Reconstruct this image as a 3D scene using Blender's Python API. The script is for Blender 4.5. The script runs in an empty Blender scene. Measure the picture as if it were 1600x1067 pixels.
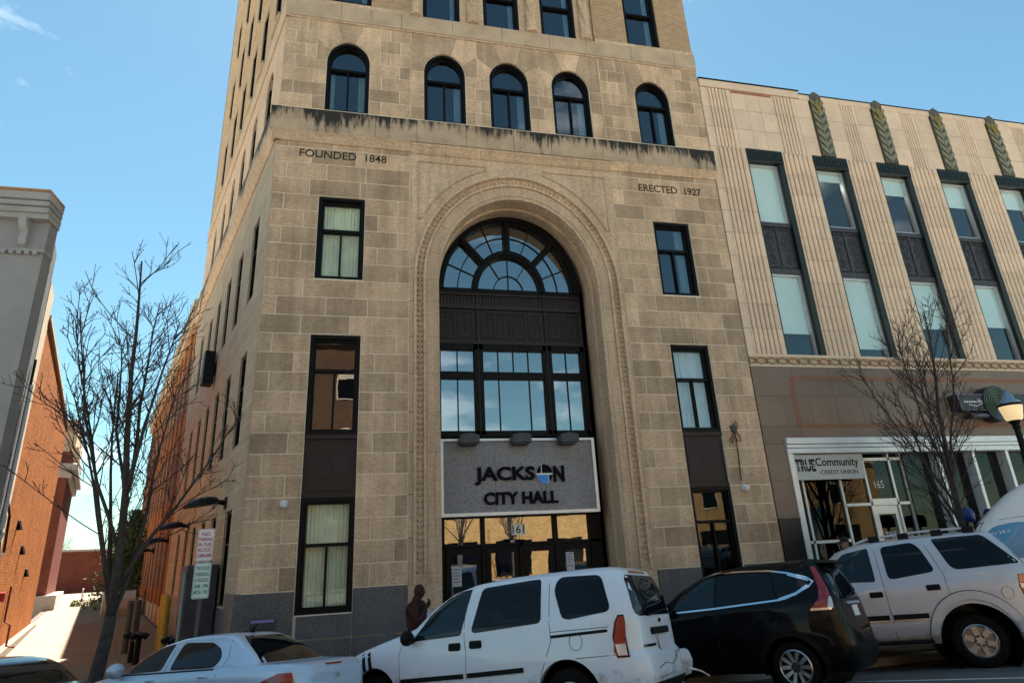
import bpy, bmesh, math, random
from mathutils import Vector, Matrix
from math import radians, sin, cos, pi
S = bpy.context.scene
COL = S.collection
random.seed(7)
# ---------------------------------------------------------------- camera
FPX, PW, PH = 963.75, 1600.0, 1067.0
PITCH, YAW, ROLL = 0.3323, 0.2381, -0.0519
CAM = Vector((-3.777, -14.246, 2.05))
FW = Vector((sin(YAW)*cos(PITCH), cos(YAW)*cos(PITCH), sin(PITCH)))
_r = Vector((cos(YAW), -sin(YAW), 0)); _u = _r.cross(FW)
RT = _r*cos(ROLL) + _u*sin(ROLL); UP = -_r*sin(ROLL) + _u*cos(ROLL)
cd = bpy.data.cameras.new('camera'); cam = bpy.data.objects.new('camera', cd); COL.objects.link(cam)
cd.sensor_width = 36.0; cd.lens = 36.0*FPX/PW; cd.clip_start = 0.1; cd.clip_end = 2000
cam.matrix_world = Matrix(((RT.x, UP.x, -FW.x, CAM.x), (RT.y, UP.y, -FW.y, CAM.y), (RT.z, UP.z, -FW.z, CAM.z), (0, 0, 0, 1)))
S.camera = cam
# ---------------------------------------------------------------- sky, sun, exposure
SUN_AZ, SUN_EL = radians(1.5), radians(62.0)          # azimuth from +Y towards +X
wd = bpy.data.worlds.new('World'); S.world = wd; wd.use_nodes = True
nt = wd.node_tree; bg = nt.nodes['Background']
sky = nt.nodes.new('ShaderNodeTexSky'); sky.sky_type = 'NISHITA'; sky.sun_disc = False
sky.sun_elevation = SUN_EL; sky.sun_rotation = SUN_AZ
sky.air_density = 1.15; sky.dust_density = 0.25; sky.ozone_density = 0.6; sky.altitude = 300
tc = nt.nodes.new('ShaderNodeTexCoord'); mp = nt.nodes.new('ShaderNodeMapping'); mp.inputs['Scale'].default_value = (1.6, 1.6, 4.5)
mp.inputs['Location'].default_value = (0.35, 0.1, 0.2)
cn = nt.nodes.new('ShaderNodeTexNoise'); cn.inputs['Scale'].default_value = 1.7; cn.inputs['Detail'].default_value = 8; cn.inputs['Roughness'].default_value = 0.58
cr = nt.nodes.new('ShaderNodeValToRGB'); cr.color_ramp.elements[0].position = 0.56; cr.color_ramp.elements[1].position = 0.78
cr.color_ramp.elements[0].color = (0, 0, 0, 1); cr.color_ramp.elements[1].color = (0.75, 0.75, 0.75, 1)
cm = nt.nodes.new('ShaderNodeMix'); cm.data_type = 'RGBA'; cm.inputs['B'].default_value = (10.5, 10.8, 11.0, 1)
L = nt.links.new
L(tc.outputs['Generated'], mp.inputs['Vector']); L(mp.outputs['Vector'], cn.inputs['Vector']); L(cn.outputs['Fac'], cr.inputs['Fac'])
L(cr.outputs['Color'], cm.inputs['Factor']); tn = nt.nodes.new('ShaderNodeMix'); tn.data_type = 'RGBA'; tn.blend_type = 'MULTIPLY'; tn.inputs['Factor'].default_value = 1; tn.inputs['B'].default_value = (.495, .67, .605, 1); L(sky.outputs['Color'], tn.inputs['A']); L(tn.outputs['Result'], cm.inputs['A']); L(cm.outputs['Result'], bg.inputs['Color'])
bg.inputs['Strength'].default_value = 0.050
sd = bpy.data.lights.new('sun', 'SUN'); sd.energy = 5.0; sd.angle = radians(0.53); sd.color = (1.0, 0.955, 0.88)
sun = bpy.data.objects.new('sun', sd); COL.objects.link(sun)
SDIR = Vector((sin(SUN_AZ)*cos(SUN_EL), cos(SUN_AZ)*cos(SUN_EL), sin(SUN_EL)))
sun.rotation_euler = SDIR.to_track_quat('Z', 'Y').to_euler(); sun.location = SDIR*80
S.view_settings.view_transform = 'Standard'; S.view_settings.look = 'None'
S.view_settings.exposure = 2.45; S.view_settings.gamma = 1.0; S.view_settings.use_curve_mapping = False
S.render.engine = 'CYCLES'; S.cycles.max_bounces = 8; S.cycles.transparent_max_bounces = 12
S.cycles.use_denoising = True; S.cycles.sample_clamp_indirect = 6
S.render.resolution_x = 1024; S.render.resolution_y = 682

# photo pixel -> world (a pixel gives a direction; the depth comes from the plane the thing stands on or in)
def ray(px, py): return FW + RT*((px-PW/2)/FPX) - UP*((py-PH/2)/FPX)
def on_plane(px, py, p0, n):
    d = ray(px, py); t = n.dot(p0-CAM)/n.dot(d); return CAM + d*t
def atY(px, py, Y): return on_plane(px, py, Vector((0, Y, 0)), Vector((0, 1, 0)))

# ---------------------------------------------------------------- helpers
def thing(name, label, cat, loc=(0, 0, 0), rz=0.0, group=None):
    o = bpy.data.objects.new(name, None); COL.objects.link(o); o.empty_display_size = 0.2
    o.location = loc; o.rotation_euler = (0, 0, rz); tag(o, label, cat, group); return o
def tag(o, label=None, cat=None, group=None, kind=None):
    if label: o['label'] = label
    if cat: o['category'] = cat
    if group: o['group'] = group
    if kind: o['kind'] = kind
    return o
def link(name, me, mat=None, parent=None, smooth=False, kind=None):
    o = bpy.data.objects.new(name, me); COL.objects.link(o)
    if mat and not me.materials: me.materials.append(mat)
    if smooth: me.polygons.foreach_set('use_smooth', [True]*len(me.polygons))
    if parent: o.parent = parent
    if kind: o['kind'] = kind
    return o
def ob(name, bm, mat, parent=None, smooth=False, kind=None, sharp=None, mats=None):
    me = bpy.data.meshes.new(name); bmesh.ops.recalc_face_normals(bm, faces=bm.faces); bm.to_mesh(me); bm.free()
    if mats:
        for m in mats: me.materials.append(m)
    o = link(name, me, mat, parent, smooth, kind)
    if sharp is not None: me.set_sharp_from_angle(angle=radians(sharp))
    return o
def B(): return bmesh.new()
def box(bm, x0, x1, y0, y1, z0, z1, bev=0.0, mi=0):
    v = [bm.verts.new((x, y, z)) for z in (z0, z1) for y in (y0, y1) for x in (x0, x1)]
    fs = [bm.faces.new([v[i] for i in f]) for f in ((0, 2, 3, 1), (4, 5, 7, 6), (0, 1, 5, 4), (2, 6, 7, 3), (0, 4, 6, 2), (1, 3, 7, 5))]
    for f in fs: f.material_index = mi
    if bev > 0:
        es = {e for f in fs for e in f.edges}
        bmesh.ops.bevel(bm, geom=list(es), offset=bev, segments=1, affect='EDGES')
    return bm
def obox(bm, c, ax, ay, az, hx, hy, hz):
    c = Vector(c); v = []
    for k in (-1, 1):
        for j in (-1, 1):
            for i in (-1, 1): v.append(bm.verts.new(c + ax*(hx*i) + ay*(hy*j) + az*(hz*k)))
    for f in ((0, 2, 3, 1), (4, 5, 7, 6), (0, 1, 5, 4), (2, 6, 7, 3), (0, 4, 6, 2), (1, 3, 7, 5)): bm.faces.new([v[i] for i in f])
    return bm
def prism(bm, poly, y0, y1, f=None):
    """poly of (x,z) extruded along y; f maps (x,y,z) to a point"""
    f = f or (lambda x, y, z: (x, y, z))
    a = [bm.verts.new(f(x, y0, z)) for x, z in poly]; b = [bm.verts.new(f(x, y1, z)) for x, z in poly]
    bm.faces.new(a); bm.faces.new(b[::-1]); n = len(poly)
    for i in range(n): bm.faces.new((a[i], b[i], b[(i+1) % n], a[(i+1) % n]))
    return bm
def tube(bm, pts, rad, n=6, cap=True):
    pts = [Vector(p) for p in pts]; rings = []
    if not hasattr(rad, '__len__'): rad = [rad]*len(pts)
    up = None
    for i, p in enumerate(pts):
        d = (pts[min(i+1, len(pts)-1)] - pts[max(i-1, 0)])
        d = d.normalized() if d.length > 1e-9 else Vector((0, 0, 1))
        if up is None: up = d.orthogonal().normalized()
        a = (up - d*up.dot(d)); a = a.normalized() if a.length > 1e-6 else d.orthogonal().normalized()
        up = a; b = d.cross(a)
        rings.append([bm.verts.new(p + (a*cos(2*pi*k/n) + b*sin(2*pi*k/n))*rad[i]) for k in range(n)])
    for r0, r1 in zip(rings, rings[1:]):
        for k in range(n): bm.faces.new((r0[k], r0[(k+1) % n], r1[(k+1) % n], r1[k]))
    if cap: bm.faces.new(rings[0][::-1]); bm.faces.new(rings[-1])
    return bm
def lathe(bm, prof, n=20, c=(0, 0, 0), ax='Z', arc=2*pi, cap=True):
    """prof: list of (radius, height)"""
    c = Vector(c); rings = []
    closed = abs(arc-2*pi) < 1e-6
    m = n if closed else n+1
    for r, h in prof:
        ring = []
        for k in range(m):
            t = arc*k/n
            p = {'Z': (r*cos(t), r*sin(t), h), 'Y': (r*cos(t), h, r*sin(t)), 'X': (h, r*cos(t), r*sin(t))}[ax]
            ring.append(bm.verts.new(c + Vector(p)))
        rings.append(ring)
    for a, b in zip(rings, rings[1:]):
        for k in range(n if closed else n):
            k2 = (k+1) % m
            try: bm.faces.new((a[k], a[k2], b[k2], b[k]))
            except ValueError: pass
    for r in ((rings[0], rings[-1]) if cap else ()):
        try: bm.faces.new(r)
        except ValueError: pass
    return bm
def round_poly(p, r=0.06, n=3):
    out = []; m = len(p)
    for i in range(m):
        a, b, c = Vector(p[i-1]), Vector(p[i]), Vector(p[(i+1) % m])
        u = a-b; v = c-b; q = min(r, u.length*.45, v.length*.45)
        s, e = b+u.normalized()*q, b+v.normalized()*q
        for k in range(n+1):
            t = k/n; out.append(tuple(s*(1-t)**2 + b*(2*t*(1-t)) + e*t*t))
    return out
DG = lambda: bpy.context.evaluated_depsgraph_get()
def text(name, body, mat, parent, x0, x1, z0, z1, Y, ext=0.01, bold=0.0, place=None, shear=0.0, split=False):
    """flat lettering fitted to a box in the plane y=Y, facing -Y; place: matrix put in front"""
    cu = bpy.data.curves.new(name, 'FONT'); cu.body = body; cu.extrude = ext; cu.offset = bold; cu.size = 1.0; cu.shear = shear; cu.resolution_u = 3
    t = bpy.data.objects.new('tmp', cu); COL.objects.link(t); bpy.context.view_layer.update()
    me = bpy.data.meshes.new_from_object(t.evaluated_get(DG())); bpy.data.objects.remove(t); bpy.data.curves.remove(cu)
    vs = [v.co for v in me.vertices]; ax, bx = min(v.x for v in vs), max(v.x for v in vs); ay, by = min(v.y for v in vs), max(v.y for v in vs)
    for v in me.vertices:
        c = v.co.copy(); v.co = (x0+(c.x-ax)/(bx-ax)*(x1-x0), Y-c.z, z0+(c.y-ay)/(by-ay)*(z1-z0))
    if place: me.transform(place)
    me.name = name
    return link(name, me, mat, parent)

# ---------------------------------------------------------------- materials
class NB:
    def __init__(s, name):
        s.m = bpy.data.materials.new(name); s.m.use_nodes = True; s.t = s.m.node_tree; s.b = s.t.nodes['Principled BSDF']; s.out = s.t.nodes['Material Output']
    def n(s, typ, **kw):
        q = s.t.nodes.new('ShaderNode'+typ)
        for k, v in kw.items():
            if k in q.inputs: q.inputs[k].default_value = v
            else: setattr(q, k, v)
        return q
    def l(s, a, b): s.t.links.new(a, b)
    def mix(s, a, b, fac, mode='MIX'):
        q = s.t.nodes.new('ShaderNodeMix'); q.data_type = 'RGBA'; q.blend_type = mode
        for k, v in (('A', a), ('B', b), ('Factor', fac)):
            if isinstance(v, bpy.types.NodeSocket): s.l(v, q.inputs[k])
            elif k == 'Factor': q.inputs[k].default_value = v
            else: q.inputs[k].default_value = (*v, 1) if len(v) == 3 else v
        return q.outputs['Result']
    def ramp(s, src, p0, p1, c0=(0, 0, 0), c1=(1, 1, 1)):
        q = s.t.nodes.new('ShaderNodeValToRGB'); e = q.color_ramp.elements
        e[0].position = p0; e[1].position = p1; e[0].color = (*c0, 1); e[1].color = (*c1, 1); s.l(src, q.inputs['Fac']); return q.outputs['Color']
    def noise(s, scale, detail=4, rough=.55, vec=None, sc3=None):
        q = s.n('TexNoise', Scale=scale, Detail=detail, Roughness=rough)
        v = vec or s.pos()
        if sc3:
            m = s.n('Mapping'); m.inputs['Scale'].default_value = sc3; s.l(v, m.inputs['Vector']); v = m.outputs['Vector']
        s.l(v, q.inputs['Vector']); return q.outputs['Fac']
    def pos(s):
        if not hasattr(s, '_p'): s._p = s.n('NewGeometry').outputs['Position']
        return s._p
    def bump(s, h, strength=.3, dist=.01):
        q = s.n('Bump', Strength=strength, Distance=dist); s.l(h, q.inputs['Height']); s.l(q.outputs['Normal'], s.b.inputs['Normal'])
    def col(s, c): s.l(c, s.b.inputs['Base Color'])
MT = {}
def mat(name, col, rough=.6, metal=0., var=.0, scale=6., bump=0., bscale=40., rnd=0., spec=None, coat=0., dirt=None, em=None):
    k = NB(name); b = k.b
    b.inputs['Base Color'].default_value = (*col, 1); b.inputs['Roughness'].default_value = rough; b.inputs['Metallic'].default_value = metal
    if spec is not None: b.inputs['Specular IOR Level'].default_value = spec
    if coat: b.inputs['Coat Weight'].default_value = coat; b.inputs['Coat Roughness'].default_value = .04
    c = None
    if var or rnd or dirt:
        dk = tuple(x*(1-var) for x in col); lt = tuple(min(1, x*(1+var)) for x in col)
        c = k.mix(dk, lt, k.ramp(k.noise(scale, 6, .62), .3, .7))
        if rnd:
            oi = k.n('ObjectInfo').outputs['Random']
            c = k.mix(c, k.ramp(oi, 0, 1, (1-rnd,)*3, (1+rnd*.6,)*3), 1.0, 'MULTIPLY')
        if dirt:
            c = k.mix(c, dirt[0], k.ramp(k.noise(dirt[1], 8, .7), dirt[2], dirt[2]+.15))
        k.col(c)
    if bump: k.bump(k.noise(bscale, 5, .6), bump, .006)
    if em: b.inputs['Emission Color'].default_value = (*em[0], 1); b.inputs['Emission Strength'].default_value = em[1]
    MT[name] = k.m; return k.m
def brick(name, c1, c2, mortar, bw=.21, bh=.072, ms=.008, d=(1, 0, 0), var=.25, rough=.85, zoff=0., bump=.6, offset=.5, dirt=None):
    """brick courses along direction d and up z"""
    k = NB(name); dot = k.n('VectorMath', operation='DOT_PRODUCT'); k.l(k.pos(), dot.inputs[0]); dot.inputs[1].default_value = d
    sep = k.n('SeparateXYZ'); k.l(k.pos(), sep.inputs[0]); cb = k.n('CombineXYZ'); k.l(dot.outputs['Value'], cb.inputs['X']); k.l(sep.outputs['Z'], cb.inputs['Y'])
    t = k.n('TexBrick', Scale=1.0); t.inputs['Brick Width'].default_value = bw; t.inputs['Row Height'].default_value = bh; t.inputs['Mortar Size'].default_value = ms
    t.inputs['Mortar Smooth'].default_value = .1; t.inputs['Bias'].default_value = 0; t.offset = offset
    t.inputs['Color1'].default_value = (*c1, 1); t.inputs['Color2'].default_value = (*c2, 1); t.inputs['Mortar'].default_value = (*mortar, 1); k.l(cb.outputs[0], t.inputs['Vector'])
    c = k.mix(t.outputs['Color'], k.ramp(k.noise(1.1, 6, .65), .25, .75, (1-var,)*3, (1+var*.5,)*3), 1., 'MULTIPLY')
    c = k.mix(c, k.ramp(k.noise(14, 4, .6), .2, .8, (.8,)*3, (1.12,)*3), 1., 'MULTIPLY')
    if dirt: c = k.mix(c, dirt[0], k.ramp(k.noise(dirt[1], 8, .7, sc3=(1, 1, .3)), dirt[2], dirt[2]+.2))
    k.col(c); k.b.inputs['Roughness'].default_value = rough; k.b.inputs['Specular IOR Level'].default_value = .06
    inv = k.n('Math', operation='SUBTRACT'); inv.inputs[0].default_value = 1; k.l(t.outputs['Fac'], inv.inputs[1]); k.bump(inv.outputs[0], bump, .008)
    MT[name] = k.m; return k.m
def glass(name, tint=(.55, .62, .62), refl=.22, dark=None, rough=.0):
    """window pane: sharp reflection over a see-through tinted sheet"""
    k = NB(name); k.t.nodes.remove(k.b)
    tr = k.n('BsdfTransparent'); tr.inputs['Color'].default_value = (*tint, 1); gl = k.n('BsdfGlossy'); gl.inputs['Roughness'].default_value = rough
    wob = k.n('Bump', Strength=.06, Distance=.02); k.l(k.noise(1.6, 2, .4), wob.inputs['Height']); k.l(wob.outputs['Normal'], gl.inputs['Normal'])
    fr = k.n('LayerWeight'); pw = k.n('Math', operation='POWER'); k.l(fr.outputs['Facing'], pw.inputs[0]); pw.inputs[1].default_value = 4.; ad = k.n('Math', operation='MULTIPLY_ADD'); ad.use_clamp = True; k.l(pw.outputs[0], ad.inputs[0]); ad.inputs[1].default_value = .8; ad.inputs[2].default_value = refl+.035
    mx = k.n('MixShader'); k.l(ad.outputs[0], mx.inputs[0]); k.l(tr.outputs[0], mx.inputs[1]); k.l(gl.outputs[0], mx.inputs[2]); k.l(mx.outputs[0], k.out.inputs['Surface'])
    MT[name] = k.m; return k.m
DW = Vector((-.339, .941, 0))            # the direction of the alley walls
def stone(name, base, rnd=.30, mottle=.30, pit=True):
    k = NB(name)
    n1 = k.ramp(k.noise(.9, 5, .6), .3, .7, tuple(x*(1-mottle) for x in base), tuple(x*(1+mottle*.7) for x in base))
    oi = k.n('ObjectInfo').outputs['Random']; c = k.mix(n1, k.ramp(oi, 0, 1, (1-rnd, 1-rnd, 1-rnd*1.05), (1+rnd*.55, 1+rnd*.5, 1+rnd*.4)), 1., 'MULTIPLY')
    c = k.mix(c, k.ramp(k.noise(24, 8, .8), .3, .70, (.60, .60, .60), (1.38, 1.36, 1.32)), 1., 'MULTIPLY')
    c = k.mix(c, k.ramp(k.noise(7, 8, .75, sc3=(1, 1, 2.2)), .3, .75, (.74, .74, .75), (1.2, 1.19, 1.16)), 1., 'MULTIPLY')
    c = k.mix(c, k.ramp(k.noise(1.4, 7, .65, sc3=(3.2, 3.2, .22)), .32, .62, (.78, .77, .75), (1.05, 1.05, 1.05)), 1., 'MULTIPLY')
    if pit: c = k.mix(c, tuple(x*1.55 for x in base), k.ramp(k.noise(9, 10, .8), .66, .74))
    k.col(c); k.b.inputs['Roughness'].default_value = .9; k.b.inputs['Specular IOR Level'].default_value = .2; k.bump(k.noise(30, 8, .75), .6, .008); MT[name] = k.m; return k.m
stone('limestone', (.66, .485, .345))
stone('limestone_smooth', (.66, .50, .36), rnd=.06, mottle=.12)
# soot and drip stains on the belt course, strongest under its top edge
k = NB('belt_stone'); base = k.ramp(k.noise(2.2, 6, .6), .3, .7, (.40, .30, .205), (.56, .42, .285))
c = k.mix(base, k.ramp(k.noise(50, 6, .75), .3, .7, (.75,)*3, (1.2,)*3), 1., 'MULTIPLY')
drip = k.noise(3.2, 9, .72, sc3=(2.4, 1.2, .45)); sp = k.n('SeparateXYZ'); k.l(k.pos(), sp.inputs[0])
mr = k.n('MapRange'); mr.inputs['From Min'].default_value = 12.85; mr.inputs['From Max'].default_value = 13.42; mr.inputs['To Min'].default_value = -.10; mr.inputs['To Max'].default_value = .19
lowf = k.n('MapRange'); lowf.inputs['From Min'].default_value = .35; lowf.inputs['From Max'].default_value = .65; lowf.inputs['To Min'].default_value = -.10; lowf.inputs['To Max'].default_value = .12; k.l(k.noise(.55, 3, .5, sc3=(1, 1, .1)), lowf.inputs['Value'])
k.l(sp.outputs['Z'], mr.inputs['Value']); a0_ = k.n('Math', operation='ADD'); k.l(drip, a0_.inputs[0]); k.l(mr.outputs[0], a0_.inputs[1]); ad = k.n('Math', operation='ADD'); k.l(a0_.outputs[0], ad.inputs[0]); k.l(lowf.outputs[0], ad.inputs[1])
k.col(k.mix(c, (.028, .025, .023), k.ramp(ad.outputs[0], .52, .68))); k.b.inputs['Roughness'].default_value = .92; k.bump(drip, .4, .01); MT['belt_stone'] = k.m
k = NB('upper_belt_stone'); base = k.ramp(k.noise(1.6, 6, .6), .3, .7, (.42, .32, .22), (.58, .44, .30))
c = k.mix(base, k.ramp(k.noise(50, 6, .75), .3, .7, (.78,)*3, (1.18,)*3), 1., 'MULTIPLY')
k.col(k.mix(c, (.04, .035, .03), k.ramp(k.noise(2.6, 9, .75, sc3=(1.5, 1, .5)), .6, .74))); k.b.inputs['Roughness'].default_value = .92; k.bump(k.noise(40, 6, .7), .35, .006); MT['upper_belt_stone'] = k.m
mat('mortar', (.80, .70, .55), .95, var=.12, scale=3)
k = NB('granite'); g = k.mix((.055, .055, .062), (.23, .225, .225), k.ramp(k.noise(75, 3, .8), .44, .64)); g = k.mix(g, k.ramp(k.noise(.8, 5, .6), .3, .7, (.75,)*3, (1.15,)*3), 1., 'MULTIPLY'); k.col(g); k.b.inputs['Roughness'].default_value = .5; MT['granite'] = k.m
k = NB('sign_granite'); g = k.mix((.13, .13, .145), (.44, .43, .44), k.ramp(k.noise(60, 3, .8), .40, .66)); g = k.mix(g, k.ramp(k.noise(.9, 5, .6), .3, .7, (.82,)*3, (1.1,)*3), 1., 'MULTIPLY'); k.col(g); k.b.inputs['Roughness'].default_value = .55; MT['sign_granite'] = k.m
mat('frame_black', (.0035, .003, .003), .5, var=.25, scale=5, spec=.18)
mat('bronze', (.026, .0155, .0145), .5, .0, spec=.35, var=.3, scale=9, bump=.25, bscale=60)
mat('white_metal', (.74, .76, .78), .35, .3, var=.08, scale=3)
mat('sign_letter', (.003, .0025, .009), .6, spec=.1)
mat('sign_blue', (.03, .26, .72), .4); mat('deep_blue', (.012, .03, .20), .4); mat('paint_white', (.82, .82, .82), .5)
mat('lamp_grey', (.04, .045, .055), .5, 0, var=.15)
mat('inscription', (.02, .017, .014), .8)
mat('room_dark', (.016, .016, .018), .9, var=.3, scale=.8)
mat('ceiling_pale', (.5, .52, .55), .8)
mat('curtain_green', (.78, .84, .66), .9, var=.12, scale=2.5)
mat('curtain_blue', (.68, .80, .86), .9, var=.1, scale=2.5)
mat('sky_fill_pale', (.80, .85, .84), .85, var=.05, scale=1.2)
mat('blind_teal', (.80, .93, .89), .85, var=.06, scale=.9)
glass('pane_dark', (.66, .74, .78), .095); glass('pane_clear', (.96, .98, .96), .0); glass('pane_sky', (.55, .62, .63), .34); glass('pane_mid', (.95, .98, .98), .04)
glass('door_glass', (.12, .12, .12), .26); glass('store_glass', (.30, .32, .33), .0)
brick('brick_buff', (.50, .33, .19), (.40, .25, .145), (.52, .43, .32), d=(1, 0, 0), var=.15)
brick('brick_buff_side', (.52, .36, .22), (.44, .29, .175), (.52, .43, .32), d=tuple(DW), var=.12)
brick('ashlar_side', (.47, .385, .28), (.42, .34, .245), (.60, .52, .41), bw=1.3, bh=.4666, ms=.010, d=tuple(DW), var=.15, bump=.25)
brick('brick_orange', (.42, .125, .018), (.24, .064, .010), (.30, .16, .07), d=tuple(DW), var=.28, dirt=((.30, .12, .06), .7, .62))
brick('brick_wing', (.50, .20, .075), (.40, .15, .055), (.44, .28, .17), d=tuple(DW), var=.2)
brick('brick_red', (.22, .055, .035), (.16, .04, .028), (.22, .14, .11), d=(1, 0, 0), var=.25)
brick('brick_brown', (.13, .065, .035), (.09, .045, .026), (.12, .09, .06), d=(1, 0, 0), var=.3)
brick('brick_painted', (.20, .20, .205), (.155, .155, .16), (.11, .11, .11), d=tuple(DW), var=.4, bump=1., dirt=((.05, .05, .052), 1.2, .55))
brick('brick_cream', (.62, .52, .38), (.56, .46, .33), (.45, .37, .27), d=tuple(DW), var=.15)
brick('brick_far', (.52, .32, .12), (.36, .22, .08), (.42, .32, .2), d=(1, 0, 0), var=.25)
mat('painted_grey', (.30, .295, .295), .75, var=.10, scale=1.2, bump=.1, bscale=15)
mat('cornice_grey', (.36, .35, .34), .7, var=.12, scale=2)
mat('roof_rust', (.42, .2, .08), .8, var=.3, scale=4)
mat('terracotta', (.76, .57, .41), .55, var=.10, scale=2.2, rnd=.08, bump=.08, bscale=30, dirt=((.40, .27, .17), 1.1, .66))
mat('terracotta_joint', (.075, .05, .034), .9)
mat('tile_green', (.008, .0125, .008), .45, var=.35, scale=14, bump=.3, bscale=25)
mat('leaf_tile', (.23, .22, .14), .5, var=.3, scale=12); mat('leaf_dark', (.085, .08, .05), .6, var=.4, scale=10)
mat('leaf_gold', (.30, .235, .05), .5, var=.3, scale=12)
mat('panel_lead', (.055, .055, .062), .55, .2, var=.4, scale=8, bump=.7, bscale=22)
mat('frieze_cream', (.50, .42, .26), .5, var=.2, scale=9); mat('frieze_rust', (.36, .12, .045), .55, var=.2, scale=9); mat('frieze_green', (.10, .13, .075), .5)
k = NB('brown_granite'); g = k.mix((.17, .112, .075), (.29, .20, .142), k.ramp(k.noise(80, 3, .8), .36, .66)); g = k.mix(g, k.ramp(k.noise(.7, 6, .65), .3, .7, (.8,)*3, (1.12,)*3), 1., 'MULTIPLY')
g = k.mix(g, k.ramp(k.n('ObjectInfo').outputs['Random'], 0, 1, (.92,)*3, (1.06,)*3), 1., 'MULTIPLY'); k.col(g); k.b.inputs['Roughness'].default_value = .45; MT['brown_granite'] = k.m
mat('black_granite', (.012, .012, .014), .25); mat('alu', (.62, .63, .64), .38, .55, var=.08, scale=2)
mat('store_sign_bg', (.56, .58, .56), .6, var=.05); mat('ink', (.01, .01, .012), .5)
mat('neon_green', (.04, .15, .035), .4); mat('neon_violet', (.28, .20, .5), .4); mat('board_dark', (.022, .022, .03), .4)
k = NB('asphalt'); g = k.ramp(k.noise(.35, 6, .6), .3, .7, (.085, .082, .078), (.125, .12, .112)); g = k.mix(g, k.ramp(k.noise(130, 3, .8), .3, .7, (.6,)*3, (1.5,)*3), 1., 'MULTIPLY')
v = k.n('TexVoronoi', feature='DISTANCE_TO_EDGE', Scale=.35); nz = k.n('TexNoise', Scale=1.5, Detail=5); mxv = k.n('VectorMath', operation='ADD'); k.l(k.pos(), nz.inputs['Vector']); k.l(nz.outputs['Color'], mxv.inputs[0]); k.l(k.pos(), mxv.inputs[1]); k.l(mxv.outputs[0], v.inputs['Vector'])
g = k.mix(g, (.016, .016, .017), k.ramp(v.outputs['Distance'], .004, .011, (1, 1, 1), (0, 0, 0))); k.col(g); k.b.inputs['Roughness'].default_value = .85; k.bump(k.noise(140, 4, .7), .5, .006); MT['asphalt'] = k.m
mat('concrete', (.175, .128, .08), .9, var=.14, scale=.7, bump=.2, bscale=60, rnd=.08, dirt=((.27, .22, .17), 1.3, .64))
mat('ground', (.30, .26, .2), .95, var=.2, scale=.3)
mat('concrete_grey', (.42, .40, .37), .9, var=.15, scale=1.2, bump=.2, bscale=40)
mat('paver', (.26, .15, .11), .9, var=.2, scale=3)
mat('line_white', (.72, .72, .70), .8, var=.15, scale=5)
mat('bark', (.05, .04, .034), .92, var=.4, scale=12, bump=.8, bscale=30); mat('twig', (.038, .028, .026), .9); mat('bud', (.10, .035, .03), .9)
mat('leaf_green', (.055, .10, .025), .8, var=.5, scale=2); mat('grass', (.07, .13, .025), .9, var=.4, scale=5)
mat('pole_black', (.005, .005, .005), .5, 0, spec=.2); mat('bollard_grey', (.10, .095, .085), .7, .3, var=.25); mat('yellow', (.52, .33, .04), .55, var=.25, scale=5)
mat('sign_white', (.72, .72, .72), .5); mat('sign_red', (.40, .03, .04), .5); mat('sign_teal', (.01, .20, .16), .5); mat('sign_mint', (.60, .74, .68), .5)
mat('cap_blue', (.20, .32, .42), .3, .4); mat('lantern', (.72, .55, .32), .4, em=((1., .72, .36), .12))
mat('mural_dark', (.05, .045, .06), .6, var=.4, scale=5); mat('mural_teal', (.05, .20, .20), .6, var=.4, scale=6); mat('mural_plum', (.16, .05, .10), .6, var=.4, scale=6)
mat('plastic_white', (.7, .72, .74), .4); mat('dome_dark', (.02, .02, .022), .1)
mat('skin', (.045, .018, .010), .6, var=.1, spec=.2); mat('skin_light', (.36, .21, .15), .5); mat('sweater', (.040, .006, .006), .9, var=.2, scale=30); mat('jeans', (.02, .025, .04), .9); mat('shirt_black', (.012, .012, .014), .9); mat('shoe', (.01, .01, .01), .5); mat('paper', (.55, .57, .62), .8)
# vehicles
def paint(name, col, metal=0., rough=.32, dirty=None, coat=.7, spec=.5):
    k = NB(name); c = col
    if dirty:
        sp = k.n('SeparateXYZ'); tcn = k.n('TexCoord'); k.l(tcn.outputs['Object'], sp.inputs[0])
        mr = k.n('MapRange'); mr.inputs['From Min'].default_value = .25; mr.inputs['From Max'].default_value = .95; mr.inputs['To Min'].default_value = .18; mr.inputs['To Max'].default_value = -.25
        k.l(sp.outputs['Z'], mr.inputs['Value']); ad = k.n('Math', operation='ADD'); k.l(k.noise(4, 9, .75), ad.inputs[0]); k.l(mr.outputs[0], ad.inputs[1])
        k.col(k.mix(col, dirty, k.ramp(ad.outputs[0], .48, .72)))
    else: k.b.inputs['Base Color'].default_value = (*col, 1)
    k.b.inputs['Specular IOR Level'].default_value = spec; k.b.inputs['Metallic'].default_value = metal; k.b.inputs['Roughness'].default_value = rough; k.b.inputs['Coat Weight'].default_value = coat; k.b.inputs['Coat Roughness'].default_value = .03
    k.bump(k.noise(300, 2, .5), .03, .001); MT[name] = k.m; return k.m
paint('paint_van', (.70, .79, .88), 0, .4, (.20, .15, .10)); paint('paint_black', (.0012, .0014, .0025), 0, .5, coat=.28, spec=.08); paint('paint_suv', (.50, .515, .55), .25, .38, (.2, .17, .14)); paint('paint_sedan', (.48, .64, .80), .25, .34); paint('paint_navy', (.004, .005, .008), 0, .4); paint('paint_whitevan', (.78, .78, .77), 0, .4)  # blue in the sedan's silver paint stands in for reflected sky
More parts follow.
